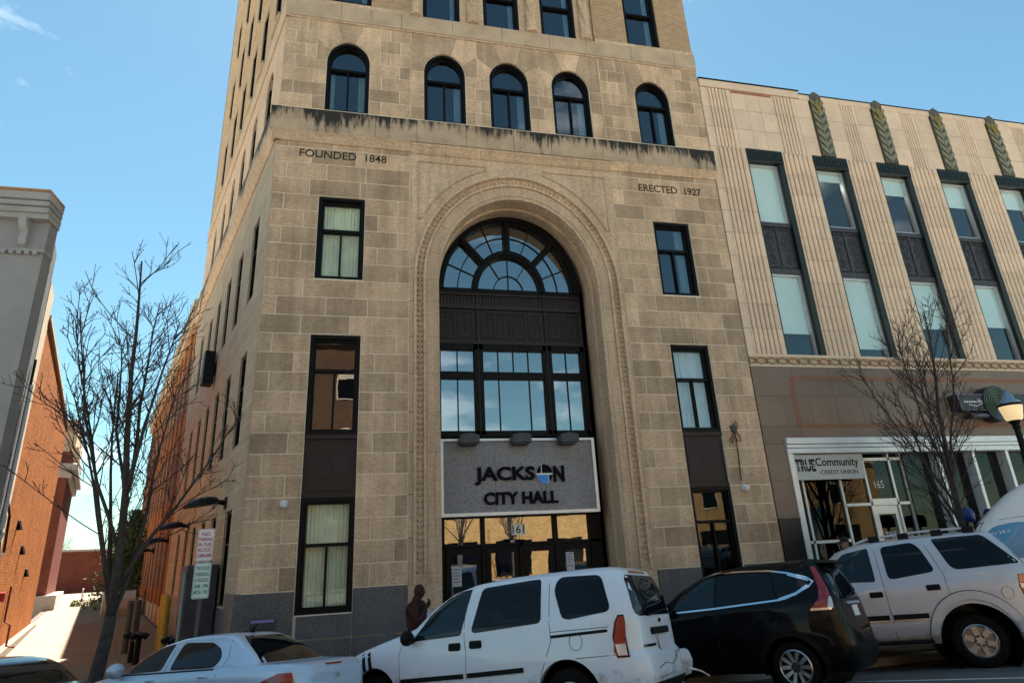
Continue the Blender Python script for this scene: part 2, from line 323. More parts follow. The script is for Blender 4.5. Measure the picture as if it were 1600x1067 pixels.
mat('car_glass', (.003, .004, .006), .03, spec=.28); mat('car_glass_teal', (.006, .018, .024), .03, spec=.35); mat('rubber', (.006, .006, .006), .9, var=.3, scale=20, spec=.15); mat('trim_black', (.004, .004, .004), .6, spec=.2); mat('chrome', (.62, .66, .70), .12, 1.)
mat('rim', (.50, .50, .50), .28, .9); mat('rim_dark', (.02, .02, .02), .6); mat('lens_red', (.26, .004, .006), .12, coat=.8); mat('lens_clear', (.62, .62, .6), .1, .2, coat=.6); mat('lens_amber', (.75, .22, .02), .15, coat=.6); mat('plate', (.55, .56, .6), .5, var=.2, scale=30); mat('seam', (.02, .02, .022), .9); mat('van_glass_reflect', (.10, .30, .50), .1, spec=.7)  # van side glass coloured blue in place of a reflection
# ================================================================ ground
def road_z(y): return .3 if y < -9 else (.3 - .1*(y+9) if y < -2.9 else -.31)
def sheet(name, pts_fn, xs, ys, mat_, kind='structure', parent=None):
    bm = B(); g = [[bm.verts.new((x, y, pts_fn(x, y))) for x in xs] for y in ys]
    for a, b in zip(g, g[1:]):
        for i in range(len(xs)-1): bm.faces.new((a[i], a[i+1], b[i+1], b[i]))
    return ob(name, bm, mat_, parent, kind=kind)
XS = [-400, -150, -60, -30, 0, 30, 60, 150, 400]
sheet('ground', lambda x, y: -.55 if y > -100 else -.55, [-900, -300, 0, 300, 900], [-900, -300, 0, 300, 900], MT['ground'])
sheet('road', lambda x, y: road_z(y), XS, [-27.6, -20, -9, -8, -7, -6, -5, -4, -3.4, -2.9], MT['asphalt'])
bm = B(); box(bm, -200, 200, -2.9, -2.72, -.5, -.165, .02); ob('kerb', bm, MT['concrete_grey'], kind='structure')
side_walk = sheet('sidewalk', lambda x, y: -.20 + .04*(y+2.72), [-200, -60, 0, 60, 200], [-2.72, 0, .6], MT['mortar'])
slab_me = bpy.data.meshes.new('paving_slab'); bm = B(); box(bm, 0, 1, 0, 1, 0, 1, .006); bm.to_mesh(slab_me); bm.free(); slab_me.materials.append(MT['concrete'])
for i in range(-10, 14):
    for j in range(2):
        o = link('paving_slab', slab_me, None, side_walk); y0 = -2.71+j*1.36
        o.location = (i*1.5+.004, y0, -.16+.04*(y0+2.72)-.02); o.scale = (1.488, 1.35, .04); o.rotation_euler = (math.atan(.04), 0, 0)
# alley pavement, running along the alley direction
DN = Vector((.941, .339, 0))                              # across the alley, towards the city hall
def alley(s, c, z=0.): return Vector((-11.05, 0, 0)) + DW*s + DN*c + Vector((0, 0, z))
def alley_z(s): return -.10 + .010*max(0, s)
bm = B(); q = [bm.verts.new(alley(s, c, alley_z(s)-.012)) for s, c in ((-.2, -.3), (-.2, 4.75), (75, 4.75), (75, -.3))]; bm.faces.new(q)
alley_pave = ob('alley_pavement', bm, MT['terracotta_joint'], kind='structure')
ra = math.atan2(DW.y, DW.x)
for i in range(22):
    for j in range(3):
        s0 = i*1.9+.5
        o = link('paving_slab', slab_me, None, alley_pave); o.location = alley(s0+.006, 1.45*j+1.44, alley_z(s0)-.03); o.scale = (1.888, 1.438, .04)
        o.rotation_euler = (0, -math.atan(.01), ra)
bm = B(); q = [bm.verts.new(alley(s, c, alley_z(s)-.002)) for s, c in ((42.5, -25), (42.5, 40), (90, 40), (90, -25))]; bm.faces.new(q); ob('parking_lot', bm, MT['concrete'], kind='structure')

# ================================================================ city hall
HALL = thing('city_hall_building', 'tall beige stone city hall with a big arched entrance and dark windows', 'building', (0, 0, 0))
H = 6.3; ZC = lambda n: 1.57 + .4666*n
XA, XW, PILX = 4.586, 1.142, 2.88
Z1B, ZPB, ZPT, Z2T, Z3B, Z3T = 1.10, 3.42, 4.80, 7.16, 8.60, 10.90
CORB, CORT, S4, SP4, T4, UB, UT = 12.62, 13.40, 13.56, 15.25, 15.93, 16.58, 17.20
ZTOP = 34.0  # unseen tower top, height set so its shadow covers the grey alley wall
def grid_wall(bm, x0, x1, z0, z1, holes, y0, y1):
    xs = sorted({x0, x1, *[h[0] for h in holes], *[h[1] for h in holes]}); zs = sorted({z0, z1, *[h[2] for h in holes], *[h[3] for h in holes]})
    xs = [x for x in xs if x0 <= x <= x1]; zs = [z for z in zs if z0 <= z <= z1]
    for a, b in zip(xs, xs[1:]):
        run = None
        for c, d in zip(zs, zs[1:]):
            mx, mz = (a+b)/2, (c+d)/2
            solid = not any(h[0] < mx < h[1] and h[2] < mz < h[3] for h in holes)
            if solid: run = (run[0], d) if run else (c, d)
            if (not solid) and run: box(bm, a, b, y0, y1, *run); run = None
        if run: box(bm, a, b, y0, y1, *run)
wl = (-XA-XW/2, -XA+XW/2); wr = (XA-XW/2, XA+XW/2)
W4 = [(-XA, .577), (-1.903, .594), (0, .594), (1.903, .594), (XA, .577)]
holes = []
for a, b in (wl, wr): holes += [(a, b, Z1B, Z2T), (a, b, Z3B, Z3T)]
holes.append((-PILX, PILX, -.3, CORB))
for c, r in W4: holes += [(c-r, c+r, S4, SP4), (c-r-.02, c+r+.02, SP4, UB)]
bm = B(); grid_wall(bm, -H+.012, H-.012, -.3, UB, holes, .007, .42)
KY = 1.18
def ell(c, z, a, b, t): return (c + a*cos(t), z + b*sin(t))
for c, r in W4:                                            # arch heads of the fourth floor in the core wall
    R_ = r+.02; arc = [ell(c, SP4, r, r*KY, pi-k*pi/16) for k in range(17)]
    prism(bm, [(c-R_, SP4)] + arc + [(c+R_, SP4), (c+R_, UB), (c-R_, UB)], .007, .42)
front = ob('front_wall', bm, MT['mortar'], HALL)
blk = bpy.data.meshes.new('stone_block'); bm = B(); box(bm, 0, 1, 0, 1, 0, 1, .008); bm.to_mesh(blk); bm.free(); blk.materials.append(MT['limestone'])
gblk = blk.copy(); gblk.materials.clear(); gblk.materials.append(MT['granite'])
J = .021
def block(x0, x1, z0, z1, me=blk, parent=front, y=0., d=.08, name='stone_block'):
    o = link(name, me, None, parent); o.location = (x0+J/2, y+random.uniform(-.0025, .0025), z0+J/2); o.scale = (x1-x0-J, d, z1-z0-J); return o
def row_blocks(x0, x1, z0, z1, hs, par, flip):
    zm = (z0+z1)/2; segs = [(x0, x1)]
    for h in hs:
        if h[2] < zm < h[3]:
            n = []
            for a, b in segs:
                if h[1] <= a or h[0] >= b: n.append((a, b)); continue
                if h[0] > a: n.append((a, h[0]))
                if h[1] < b: n.append((h[1], b))
            segs = n
    for a, b in segs:
        w = b-a
        if w < .5: cuts = []
        elif w < 1.35:
            outer = (a == x0) != flip if len(segs) > 1 else True
            cut = .30 if par else .80
            if w < .95: cut = .28 if par else w-.28
            cuts = [a+cut] if (a == x0) else [b-cut]
        else:
            n = max(2, round(w/1.12)); off = .52 if par else 1.0
            cuts = []; x = a+off*(.62 if par else .9)
            while x < b-.3: cuts.append(x); x += random.choice((.98, 1.12, 1.25))
        e = [a]+[q for q in cuts if a+.18 < q < b-.18]+[b]
        for p, q in zip(e, e[1:]): block(p, q, z0, z1)
for k in range(24):                                       # the two corner piers
    z0, z1 = ZC(k), ZC(k+1)
    if k == 23: z1 = CORB
    row_blocks(-H, -PILX, z0, z1, holes[:4], k % 2, False)
    row_blocks(PILX, H, z0, z1, holes[:4], k % 2, True)
for zz in ((-.3, .64), (.64, 1.57)):                       # polished granite base
    for a, b in ((-H-.03, wl[0]), (wl[1], -PILX), (PILX, wr[0]), (wr[1], H)):
        e = [a, b] if b-a < 1.3 else [a, (a+b)/2, b]
        if zz[0] < 1.0 and a == -H-.03: block(a, wl[1] if zz[0] < 0 else b, *zz, me=gblk, y=-.035, d=.12, name='granite_block'); continue
        for p, q in zip(e, e[1:]): block(p, q, *zz, me=gblk, y=-.035, d=.12, name='granite_block')
    if zz[0] < 0:
        for a, b in (wl, wr): block(a, b, -.3, 1.09, me=gblk, y=-.03, d=.12, name='granite_block') if a > 0 else block(wl[1]-1.1, wl[1], .64, 1.09, me=gblk, y=-.03, d=.12, name='granite_block')
# fourth floor: rectangular blocks plus voussoirs over every window
VH = .86
vh = [(c-r, c+r, S4, SP4) for c, r in W4] + [(c-VH if abs(c) > 3 else c-.9515, c+VH if abs(c) > 3 else c+.9515, SP4-.02, UB) for c, r in W4]
zs4 = [S4+(UB-S4)*k/7 for k in range(8)]
for k in range(7):
    for a, b in ((-H, -PILX), (PILX, H)): row_blocks(a, b, zs4[k], zs4[k+1], [h for h in vh if a < (h[0]+h[1])/2 < b], k % 2, a > 0)
    if zs4[k+1] <= SP4+.3: row_blocks(-PILX, PILX, zs4[k], zs4[k+1] if zs4[k+1] < SP4 else SP4-.02, [h for h in vh if abs((h[0]+h[1])/2) < 2.5 and h[2] == S4], k % 2, False)
for c, r in W4:
    wv = VH if abs(c) > 3 else .9515
    def outer(t):
        dx, dz = cos(t), KY*sin(t); u = min(wv/abs(dx) if abs(dx) > 1e-6 else 9, (UB-SP4+.02)/max(dz, 1e-6) if dz > 1e-6 else 9)
        return (c+dx*u, SP4-.02+dz*u)
    ang = [pi, pi*.815, pi*.605, pi*.395, pi*.185, 0]
    corner = [math.atan2((UB-SP4+.02)/KY, -wv), math.atan2((UB-SP4+.02)/KY, wv)]
    for a0, a1 in zip(ang, ang[1:]):
        inn = [ell(c, SP4-.02, r+.004, (r+.004)*KY, a1+(a0-a1)*k/6) for k in range(7)]
        out = [outer(a0)] + [outer(q) for q in corner if a1 < q < a0] + [outer(a1)]
        poly = inn + out
        cx = sum(p[0] for p in poly)/len(poly); cz = sum(p[1] for p in poly)/len(poly)
        bm = B(); prism(bm, [(cx+(x-cx)*(1-.016/max(.2, abs(x-cx)*2)), cz+(z-cz)*(1-.016/max(.2, abs(z-cz)*2))) for x, z in poly], -.002, .05); ob('voussoir', bm, MT['limestone'], front)
# belt courses
def belt(name, x0, x1, yf, z0, z1, m, lens, side=15.0, par=HALL, ret=True):
    n = 0; x = x0; root = None
    while x < x1-.01:
        w = min(random.choice(lens), x1-x); w = x1-x if x1-x-w < .35 else w
        bm = B(); box(bm, x+.004, x+w-.004, yf, .35, z0, z1, .006)
        root_ = ob(name, bm, m, par); x += w
belt('cornice_block', -H-.16, H+.0, -.17, CORB+.07, CORT, MT['belt_stone'], (1.1, 1.35, 1.55))
for x0_, x1_ in ((-H-.10, -PILX), (PILX, H)): bm = B(); prism(bm, [(-.17, CORB+.07), (-.12, CORB+.0), (-.07, CORB-.09), (-.035, CORB-.16), (0.1, CORB-.16), (.1, CORB+.07)], x0_, x1_, lambda a, b, c: (b, a, c)); ob('cornice_moulding', bm, MT['limestone_smooth'], HALL)
bm = B(); prism(bm, [(-.17, CORT), (-.13, CORT+.03), (-.02, CORT+.10), (.2, S4), (.2, CORT)], -H-.1, H, lambda a, b, c: (b, a, c)); ob('window_sill_course', bm, MT['limestone_smooth'], HALL)
belt('belt_block', -H-.05, H, -.055, UB+.06, UT, MT['upper_belt_stone'], (1.2, 1.5, 1.7))
bm = B(); box(bm, -H-.02, H, -.03, .3, UB, UB+.055); ob('belt_fillet', bm, MT['limestone_smooth'], HALL)
# pilaster strips beside the middle bay on the fourth floor
for x_ in (-PILX, PILX): bm = B(); box(bm, x_-.03, x_+.03, -.018, .2, S4+.01, UB-.01); ob('pilaster_edge', bm, MT['limestone_smooth'], HALL)
# ---------------------------------------------------------------- great arch
ZS, AI = 8.70, 2.14
def arch_path(a, b, z0, n=40): return [(-a, z0)] + [ell(0, ZS, a, b, pi-k*pi/n) for k in range(n+1)] + [(a, z0)]
def sweep_band(bm, a0, a1, y0, y1, z0=1.2, n=48, b0=None, b1=None, c=0., zs=None):
    """band between two arch curves, extruded in y"""
    p = arch_path(a0, b0 or a0*KY, z0, n); q = arch_path(a1, b1 or a1*KY, z0, n)
    rings = []
    for (x, z), (u, w) in zip(p, q):
        rings.append([bm.verts.new((x+c, y0, z)), bm.verts.new((u+c, y0, w)), bm.verts.new((u+c, y1, w)), bm.verts.new((x+c, y1, z))])
    for r, s in zip(rings, rings[1:]):
        for k in range(4): bm.faces.new((r[k], r[(k+1) % 4], s[(k+1) % 4], s[k]))
    bm.faces.new(rings[0]); bm.faces.new(rings[-1][::-1]); return bm
surround = ob('arch_surround', sweep_band(B(), AI+.012, 2.765, .022, .5, z0=-.3), MT['mortar'], HALL)
nv = 11
for k in range(nv):
    t0, t1 = pi-k*pi/nv-.0028, pi-(k+1)*pi/nv+.0028
    inn = [ell(0, ZS, AI, AI*KY, t0+(t1-t0)*j/5+(.002 if j == 0 else -.002 if j == 5 else 0)*-1) for j in range(6)]; out = [ell(0, ZS, 2.47, 2.47*KY, t1+(t0-t1)*j/5) for j in range(6)]
    bm = B(); prism(bm, inn+out, .0, .30); o = ob('arch_voussoir', bm, MT['limestone_smooth'], surround)
jz = [-.2, .62, 1.57]+[ZC(2*k) for k in range(1, 8)]+[ZS]
for sx in (-1, 1):
    for a, b in zip(jz, jz[1:]):
        if b-a < .1: continue
        x0, x1 = sorted((sx*AI, sx*2.47)); bm = B(); box(bm, x0, x1, 0, .30, a+.005, b-.005, .006); ob('jamb_stone', bm, MT['limestone_smooth'], surround)
        x0, x1 = sorted((sx*2.76, sx*PILX)); bm = B(); box(bm, x0, x1-.006, .004, .25, a+.005, b-.005, .004); ob('jamb_stone', bm, MT['limestone_smooth'], surround)
bm = B(); sweep_band(bm, 2.475, 2.53, -.055, .1, z0=1.57); sweep_band(bm, 2.70, 2.765, -.065, .1, z0=1.57); sweep_band(bm, AI+.085, AI+.12, -.028, .05, z0=1.57); ob('arch_fillet', bm, MT['limestone_smooth'], surround, smooth=False)
# carved running leaf band
bm = B(); sweep_band(bm, 2.53, 2.70, .02, .1, z0=1.57)
pth = []
a = 2.615; z = 1.75
while z < ZS: pth.append((-a, z, 0)); z += .135
n = int(pi*a*1.09/.135)
for k in range(n+1):
    t = pi-k*pi/n; pth.append((a*cos(t), ZS+a*KY*sin(t), t))
z = ZS-.135
while z > 1.7: pth.append((a, z, 0)); z -= .135
for i, (x, z, t) in enumerate(pth):
    j = min(i+1, len(pth)-1); g = Vector((pth[j][0]-pth[max(0, i-1)][0], 0, pth[j][1]-pth[max(0, i-1)][1])).normalized(); nn = Vector((-g.z, 0, g.x)); yy = Vector((0, -1, 0))
    for s_ in (-1, 1):
        d1 = (g*.75+nn*s_*.66).normalized(); c0 = Vector((x, 0, z))+nn*(s_*.012)
        base = [c0, c0+d1*.045+nn*s_*.018, c0+d1*.095, c0+d1*.05-nn*s_*.02]
        vb = [bm.verts.new(p+Vector((0, .022, 0))) for p in base]; top = bm.verts.new(c0+d1*.05+Vector((0, -.045, 0)))
        for q in range(4): bm.faces.new((vb[q], vb[(q+1) % 4], top))
ob('carved_leaf_band', bm, MT['limestone_smooth'], surround)
for sx in (-1, 1):
    x0, x1 = sorted((sx*2.46, sx*(PILX-.004))); bm = B(); box(bm, x0, x1, -.02, .3, -.3, 1.62, .008); box(bm, x0+.01, x1-.01, -.008, .3, 1.62, 1.78, .008); ob('band_plinth', bm, MT['limestone_smooth'], surround)
# spandrel field with raised panels
sp_t = [ell(0, ZS, 2.76, 2.76*KY, pi-k*pi/40) for k in range(41)]
bm = B(); prism(bm, [(-PILX, ZS)] + sp_t + [(PILX, ZS), (PILX, 12.44), (-PILX, 12.44)], .028, .3); ob('spandrel', bm, MT['limestone_smooth'], HALL)
def strip(bm, pts, w, y0, y1):
    for (x0, z0), (x1, z1) in zip(pts, pts[1:]):
        d = Vector((x1-x0, 0, z1-z0)); l = d.length; d.normalize(); n_ = Vector((-d.z, 0, d.x)); obox(bm, ((x0+x1)/2, (y0+y1)/2, (z0+z1)/2), d, Vector((0, 1, 0)), n_, l/2+.002, (y1-y0)/2, w/2)
for sx in (-1, 1):
    pts = [ell(0, ZS, 2.98, 2.98*KY, t) for t in [radians(q) for q in range(30, 78, 4)]]; pts = [(min(x, 2.64), z) for x, z in pts if z < 12.2 and x < 2.66]
    pts = [(sx*x, z) for x, z in pts]
    bm = B()
    if pts:
        loop = pts + [(pts[-1][0], 12.2), (sx*2.66, 12.2), (sx*2.66, pts[0][1])] + [pts[0]]
        strip(bm, loop, .035, .0, .04); strip(bm, [(x*1.0+sx*-.0, z) for x, z in loop], .012, -.012, .03)
    ob('spandrel_moulding', bm, MT['limestone_smooth'], HALL)
x = -PILX
for i in range(6):
    w = 2*PILX/6; bm = B(); prism(bm, [(-.15, CORB+.055), (-.15, CORB+.0), (-.10, CORB-.05), (-.05, CORB-.14), (.0, CORB-.19), (.2, CORB-.19), (.2, CORB+.055)], x+.004, x+w-.004, lambda a, b, c: (b, a, c)); ob('ledge_block', bm, MT['limestone_smooth'], HALL); x += w
# reveal of the arch, stepped
YW = .90
bm = B(); sweep_band(bm, AI, AI+.2, .28, .46, z0=-.3); sweep_band(bm, AI-.05, AI+.2, .46, .56, z0=-.3); sweep_band(bm, AI-.02, AI+.2, .56, YW+.25, z0=-.3); ob('arch_reveal', bm, MT['limestone_smooth'], surround)
# ---------------------------------------------------------------- windows
def xf(bm, M_):
    if M_ is not None: bm.transform(M_)
    return bm
def curtain(parent, x0, x1, z0, z1, y, m, M_=None, folds=9, amp=.03):
    bm = B(); n = folds*6; lo, hi = [], []
    for i in range(n+1):
        x = x0+(x1-x0)*i/n; yy = y+amp*sin(i/6*2*pi)*(.6+.4*sin(i*.37))
        lo.append(bm.verts.new((x+.01*sin(i*.5), yy*1.0, z0))); hi.append(bm.verts.new((x, y+(yy-y)*.6, z1)))
    for i in range(n): bm.faces.new((lo[i], lo[i+1], hi[i+1], hi[i]))
    return ob('curtain', xf(bm, M_), m, parent, smooth=True)
def window(parent, x0, x1, z0, z1, pane='pane_dark', cur=None, tr=.34, y=.06, fw=.085, M_=None, room=True, mull=True, arch=None, name='window', frame='frame_black', part=(0, 1), sill=True, blind=None):
    """fixed light above two casements in a deep dark frame; arch=(c,r): round head"""
    bm = B(); yf, yb = y, y+.26
    zt = z1-(z1-z0)*tr if not arch else SP4-.22
    def ring(a, b, c, d, w, p, q):
        if arch:
            box(bm, a, a+w, p, q, c, SP4); box(bm, b-w, b, p, q, c, SP4); box(bm, a+w, b-w, p, q, c, c+w)
            r = (b-a)/2; cx = (a+b)/2; rings = []
            for k in range(17):
                t = pi-k*pi/16; i_ = ell(cx, SP4, r-w, (r-w)*KY, t); o_ = ell(cx, SP4, r, r*KY, t)
                rings.append([bm.verts.new((i_[0], p, i_[1])), bm.verts.new((o_[0], p, o_[1])), bm.verts.new((o_[0], q, o_[1])), bm.verts.new((i_[0], q, i_[1]))])
            for A_, C_ in zip(rings, rings[1:]):
                for k in range(4): bm.faces.new((A_[k], A_[(k+1) % 4], C_[(k+1) % 4], C_[k]))
            bm.faces.new(rings[0]); bm.faces.new(rings[-1])
        else:
            box(bm, a, a+w, p, q, c, d); box(bm, b-w, b, p, q, c, d); box(bm, a+w, b-w, p, q, c, c+w); box(bm, a+w, b-w, p, q, d-w, d)
    ring(x0+.002, x1-.002, z0+.002, z1-.002, fw, yf, yb); ring(x0+fw, x1-fw, z0+fw, z1-fw, .045, yf+.07, yb-.02)
    root = ob(name, xf(bm, M_), MT[frame], parent)
    ix0, ix1 = x0+fw+.045, x1-fw-.045
    bm = B(); box(bm, ix0-.01, ix1+.01, yf+.06, yb-.04, zt-.035, zt+.035)
    if mull: box(bm, (x0+x1)/2-.024, (x0+x1)/2+.024, yf+.08, yb-.04, z0+fw+.03, zt-.034)
    ob('glazing_bar', xf(bm, M_), MT[frame], root)
    yg = yf+.15
    def pn(poly):
        b2 = B(); prism(b2, poly, yg, yg+.008); ob('pane', xf(b2, M_), MT[pane], root)
    zb = z0+fw+.045
    if mull:
        xm = (x0+x1)/2
        pn([(ix0, zb), (xm-.024, zb), (xm-.024, zt-.035), (ix0, zt-.035)]); pn([(xm+.024, zb), (ix1, zb), (ix1, zt-.035), (xm+.024, zt-.035)])
    else: pn([(ix0, zb), (ix1, zb), (ix1, zt-.035), (ix0, zt-.035)])
    if arch:
        r = (ix1-ix0)/2; pn([(ix0, zt+.035)] + [ell(arch[0], SP4, r, (r)*KY, pi-k*pi/14) for k in range(15)] + [(ix1, zt+.035)])
    else: pn([(ix0, zt+.035), (ix1, zt+.035), (ix1, z1-fw-.045), (ix0, z1-fw-.045)])
    if cur:
        for a, b in (part if isinstance(part[0], tuple) else (part,)):
            curtain(root, ix0-.04+(ix1-ix0+.08)*a, ix0-.04+(ix1-ix0+.08)*b, z0+.03, z1-.06 if not arch else SP4, yg+.13, MT[cur], M_, folds=max(3, int(12*(b-a))))
    if blind:
        b2 = B(); box(b2, ix0-.03, ix1+.03, yg+.10, yg+.105, z1-(z1-z0)*blind[1], z1-.05); ob('blind', xf(b2, M_), MT[blind[0]], root)
    if room:
        b2 = B(); a, b, c, d, e = x0-.28, x1+.28, z0-.25, z1+.05, yb+1.6
        for f in (((a, e, c), (b, e, c), (b, e, d), (a, e, d)), ((a, yb+.2, c), (a, e, c), (a, e, d), (a, yb+.2, d)), ((b, yb+.2, c), (b, e, c), (b, e, d), (b, yb+.2, d)), ((a, yb+.2, c), (b, yb+.2, c), (b, e, c), (a, e, c)), ((a, yb+.2, d), (b, yb+.2, d), (b, e, d), (a, e, d))):
            b2.faces.new([b2.verts.new(p) for p in f])
        ob('interior', xf(b2, M_), MT['room_dark'], root)
    return root
window(HALL, *wl, Z3B, Z3T, 'pane_clear', 'curtain_green', .40)
window(HALL, *wl, ZPT, Z2T, 'pane_dark', None, .36)
window(HALL, *wl, Z1B, ZPB, 'pane_clear', 'curtain_green', .42)
window(HALL, *wr, Z3B, Z3T, 'pane_dark', 'curtain_blue', .38, part=(.72, 1))
window(HALL, *wr, ZPT, Z2T, 'pane_mid', 'curtain_blue', .40)
window(HALL, *wr, Z1B, ZPB, 'pane_clear', None, .36)
for i, (c, r) in enumerate(W4):
    window(HALL, c-r, c+r, S4, T4+.003, 'pane_dark', ('curtain_green' if i == 0 else 'curtain_blue'), arch=(c, r), part=((0, .14), (.78, 1)) if i == 0 else (.78, 1), fw=.07)
def relief(bm, x, z, w, h, y, M_=None):
    """urn with curled stems, low relief"""
    def curl(pts, r): tube(bm, [(x+a*w, y, z+b*h) for a, b in pts], r*w, 5)
    curl([(0, -.42), (0, .40)], .035)
    for s_ in (-1, 1):
        curl([(0, .0), (s_*.16, .08), (s_*.28, .2), (s_*.22, .34), (s_*.1, .28)], .035); curl([(0, -.02), (s_*.2, -.06), (s_*.3, .02)], .03)
        curl([(s_*.05, -.40), (s_*.2, -.36), (s_*.12, -.2), (0, -.16)], .032); curl([(0, .3), (s_*.12, .42), (s_*.04, .46)], .03)
def framed(bm, x0, x1, z0, z1, y, w=.03, d=.02):
    box(bm, x0, x0+w, y-d, y+.01, z0, z1); box(bm, x1-w, x1, y-d, y+.01, z0, z1); box(bm, x0+w, x1-w, y-d, y+.01, z0, z0+w); box(bm, x0+w, x1-w, y-d, y+.01, z1-w, z1)
for a, b in (wl, wr):                                     # cast panels between first and second floor windows
    bm = B(); box(bm, a+.002, b-.002, .10, .3, ZPB+.002, ZPT-.002); box(bm, a+.002, b-.002, .04, .12, ZPT-.10, ZPT-.004); box(bm, a+.002, b-.002, .07, .12, ZPB+.002, ZPB+.1); p = ob('cast_panel', bm, MT['bronze'], HALL)
    w = (b-a); m_ = (a+b)/2
    bm = B(); framed(bm, a+.10, b-.10, ZPT-.36, ZPT-.17, .10); box(bm, a+.09, b-.09, .085, .101, ZPB+.14, ZPT-.16)
    for i in range(12): box(bm, a+.16+i*(w-.32)/12, a+.16+(i+.55)*(w-.32)/12, .082, .1, ZPT-.31, ZPT-.22)
    framed(bm, a+.08, b-.08, ZPB+.15, ZPB+.33, .10); ob('panel_frieze', bm, MT['bronze'], p)
    for x0, x1 in ((a+.10, m_-.03), (m_+.03, b-.10)):
        bm = B(); framed(bm, x0, x1, ZPB+.40, ZPT-.42, .10); framed(bm, x0+.05, x1-.05, ZPB+.45, ZPT-.47, .10, .015, .014); relief(bm, (x0+x1)/2, (ZPB+ZPT)/2-.0, x1-x0-.08, ZPT-ZPB-.95, .10); ob('relief', bm, MT['bronze'], p)
# ---------------------------------------------------------------- the great window
CX = -.11; FH = 2.0; ZF = 8.87; FB = 2.36
fan = ob('fanlight', B(), MT['frame_black'], HALL)
bm = B()
def ering(bm, a0, b0, a1, b1, y0, y1, zs, c, n=36):
    R_ = []
    for k in range(n+1):
        t = pi-k*pi/n; i_ = ell(c, zs, a0, b0, t); o_ = ell(c, zs, a1, b1, t)
        R_.append([bm.verts.new((i_[0], y0, i_[1])), bm.verts.new((o_[0], y0, o_[1])), bm.verts.new((o_[0], y1, o_[1])), bm.verts.new((i_[0], y1, i_[1]))])
    for A_, C_ in zip(R_, R_[1:]):
        for k in range(4): bm.faces.new((A_[k], A_[(k+1) % 4], C_[(k+1) % 4], C_[k]))
    bm.faces.new(R_[0]); bm.faces.new(R_[-1])
AO, BO, AM, BM_ = 1.80, 2.12, .86, 1.05
ering(bm, AO, BO, FH+.06, FB+.07, YW-.02, YW+.2, ZF, CX); ering(bm, AO+.05, BO+.06, AO+.10, BO+.12, YW-.06, YW, ZF, CX)
ering(bm, AM, BM_, AM+.17, BM_+.20, YW-.02, YW+.2, ZF, CX); ering(bm, AM+.05, BM_+.06, AM+.12, BM_+.14, YW-.06, YW, ZF, CX)
for t in (pi*.25, pi*.5, pi*.75):
    p = Vector(ell(CX, ZF, AM+.1, BM_+.1, t)); q = Vector(ell(CX, ZF, AO+.05, BO+.05, t)); d = Vector((q.x-p.x, 0, q.y-p.y)); l = d.length; d.normalize(); n_ = Vector((-d.z, 0, d.x))
    obox(bm, ((p.x+q.x)/2, YW+.09, (p.y+q.y)/2), d, Vector((0, 1, 0)), n_, l/2, .11, .085); obox(bm, ((p.x+q.x)/2, YW-.03, (p.y+q.y)/2), d, Vector((0, 1, 0)), n_, l/2, .03, .035)
box(bm, CX-FH, CX+FH, YW-.02, YW+.2, ZF-.07, ZF+.05)
box(bm, CX-AM-.17, CX-AM, YW-.04, YW+.2, ZF, ZF+.12); box(bm, CX+AM, CX+AM+.17, YW-.04, YW+.2, ZF, ZF+.12)
bm.to_mesh(fan.data); bm.free()
def eseg(a0, b0, a1, b1, t0, t1, n=6):
    g = .012
    return [ell(CX, ZF, a0+g, b0+g, t0+(t1-t0)*j/n) for j in range(n+1)] + [ell(CX, ZF, a1-g, b1-g, t1+(t0-t1)*j/n) for j in range(n+1)]
ag = YW+.1
bars = B()
for s_ in range(4):
    t0 = pi-s_*pi/4; ta, tb = t0-(.052 if s_ else .03), t0-pi/4+(.052 if s_ < 3 else .03); tm = (ta+tb)/2; amid, bmid = (AM+.17+AO)/2, (BM_+.2+BO)/2
    for u0, u1 in ((ta, tm), (tm, tb)):
        for (a0, b0, a1, b1) in ((AM+.17, BM_+.2, amid, bmid), (amid, bmid, AO, BO)):
            b2 = B(); prism(b2, [(x, max(z, ZF+.055)) for x, z in eseg(a0, b0, a1, b1, u0, u1)], ag, ag+.008); ob('pane', b2, MT['pane_sky'], fan)
    ering_pts = [ell(CX, ZF, amid, bmid, ta+(tb-ta)*j/10) for j in range(11)]; strip(bars, ering_pts, .028, ag-.03, ag+.02)
    strip(bars, [ell(CX, ZF, AM+.17, BM_+.2, tm), ell(CX, ZF, AO, BO, tm)], .028, ag-.03, ag+.02)
ai, bi = .42, .50
for t0, t1 in ((pi, pi*.70), (pi*.70, pi*.5), (pi*.5, pi*.30), (pi*.30, 0)):
    b2 = B(); prism(b2, [(x, max(z, ZF+.055)) for x, z in eseg(ai, bi, AM, BM_, t0, t1)], ag, ag+.008); ob('pane', b2, MT['pane_sky'], fan)
    if t1 > 0: strip(bars, [ell(CX, ZF, ai, bi, t1), ell(CX, ZF, AM, BM_, t1)], .026, ag-.03, ag+.02)
for t0, t1 in ((pi, pi/2), (pi/2, 0)):
    b2 = B(); prism(b2, [(CX, ZF+.055)]+[(x, max(z, ZF+.055)) for x, z in [ell(CX, ZF, ai-.012, bi-.012, t0+(t1-t0)*j/8) for j in range(9)]], ag, ag+.008); ob('pane', b2, MT['pane_sky'], fan)
strip(bars, [ell(CX, ZF, ai, bi, pi-k*pi/16) for k in range(17)], .026, ag-.03, ag+.02); strip(bars, [(CX, ZF+.04), (CX, ZF+bi)], .026, ag-.03, ag+.02)
ob('glazing_bar', bars, MT['frame_black'], fan)
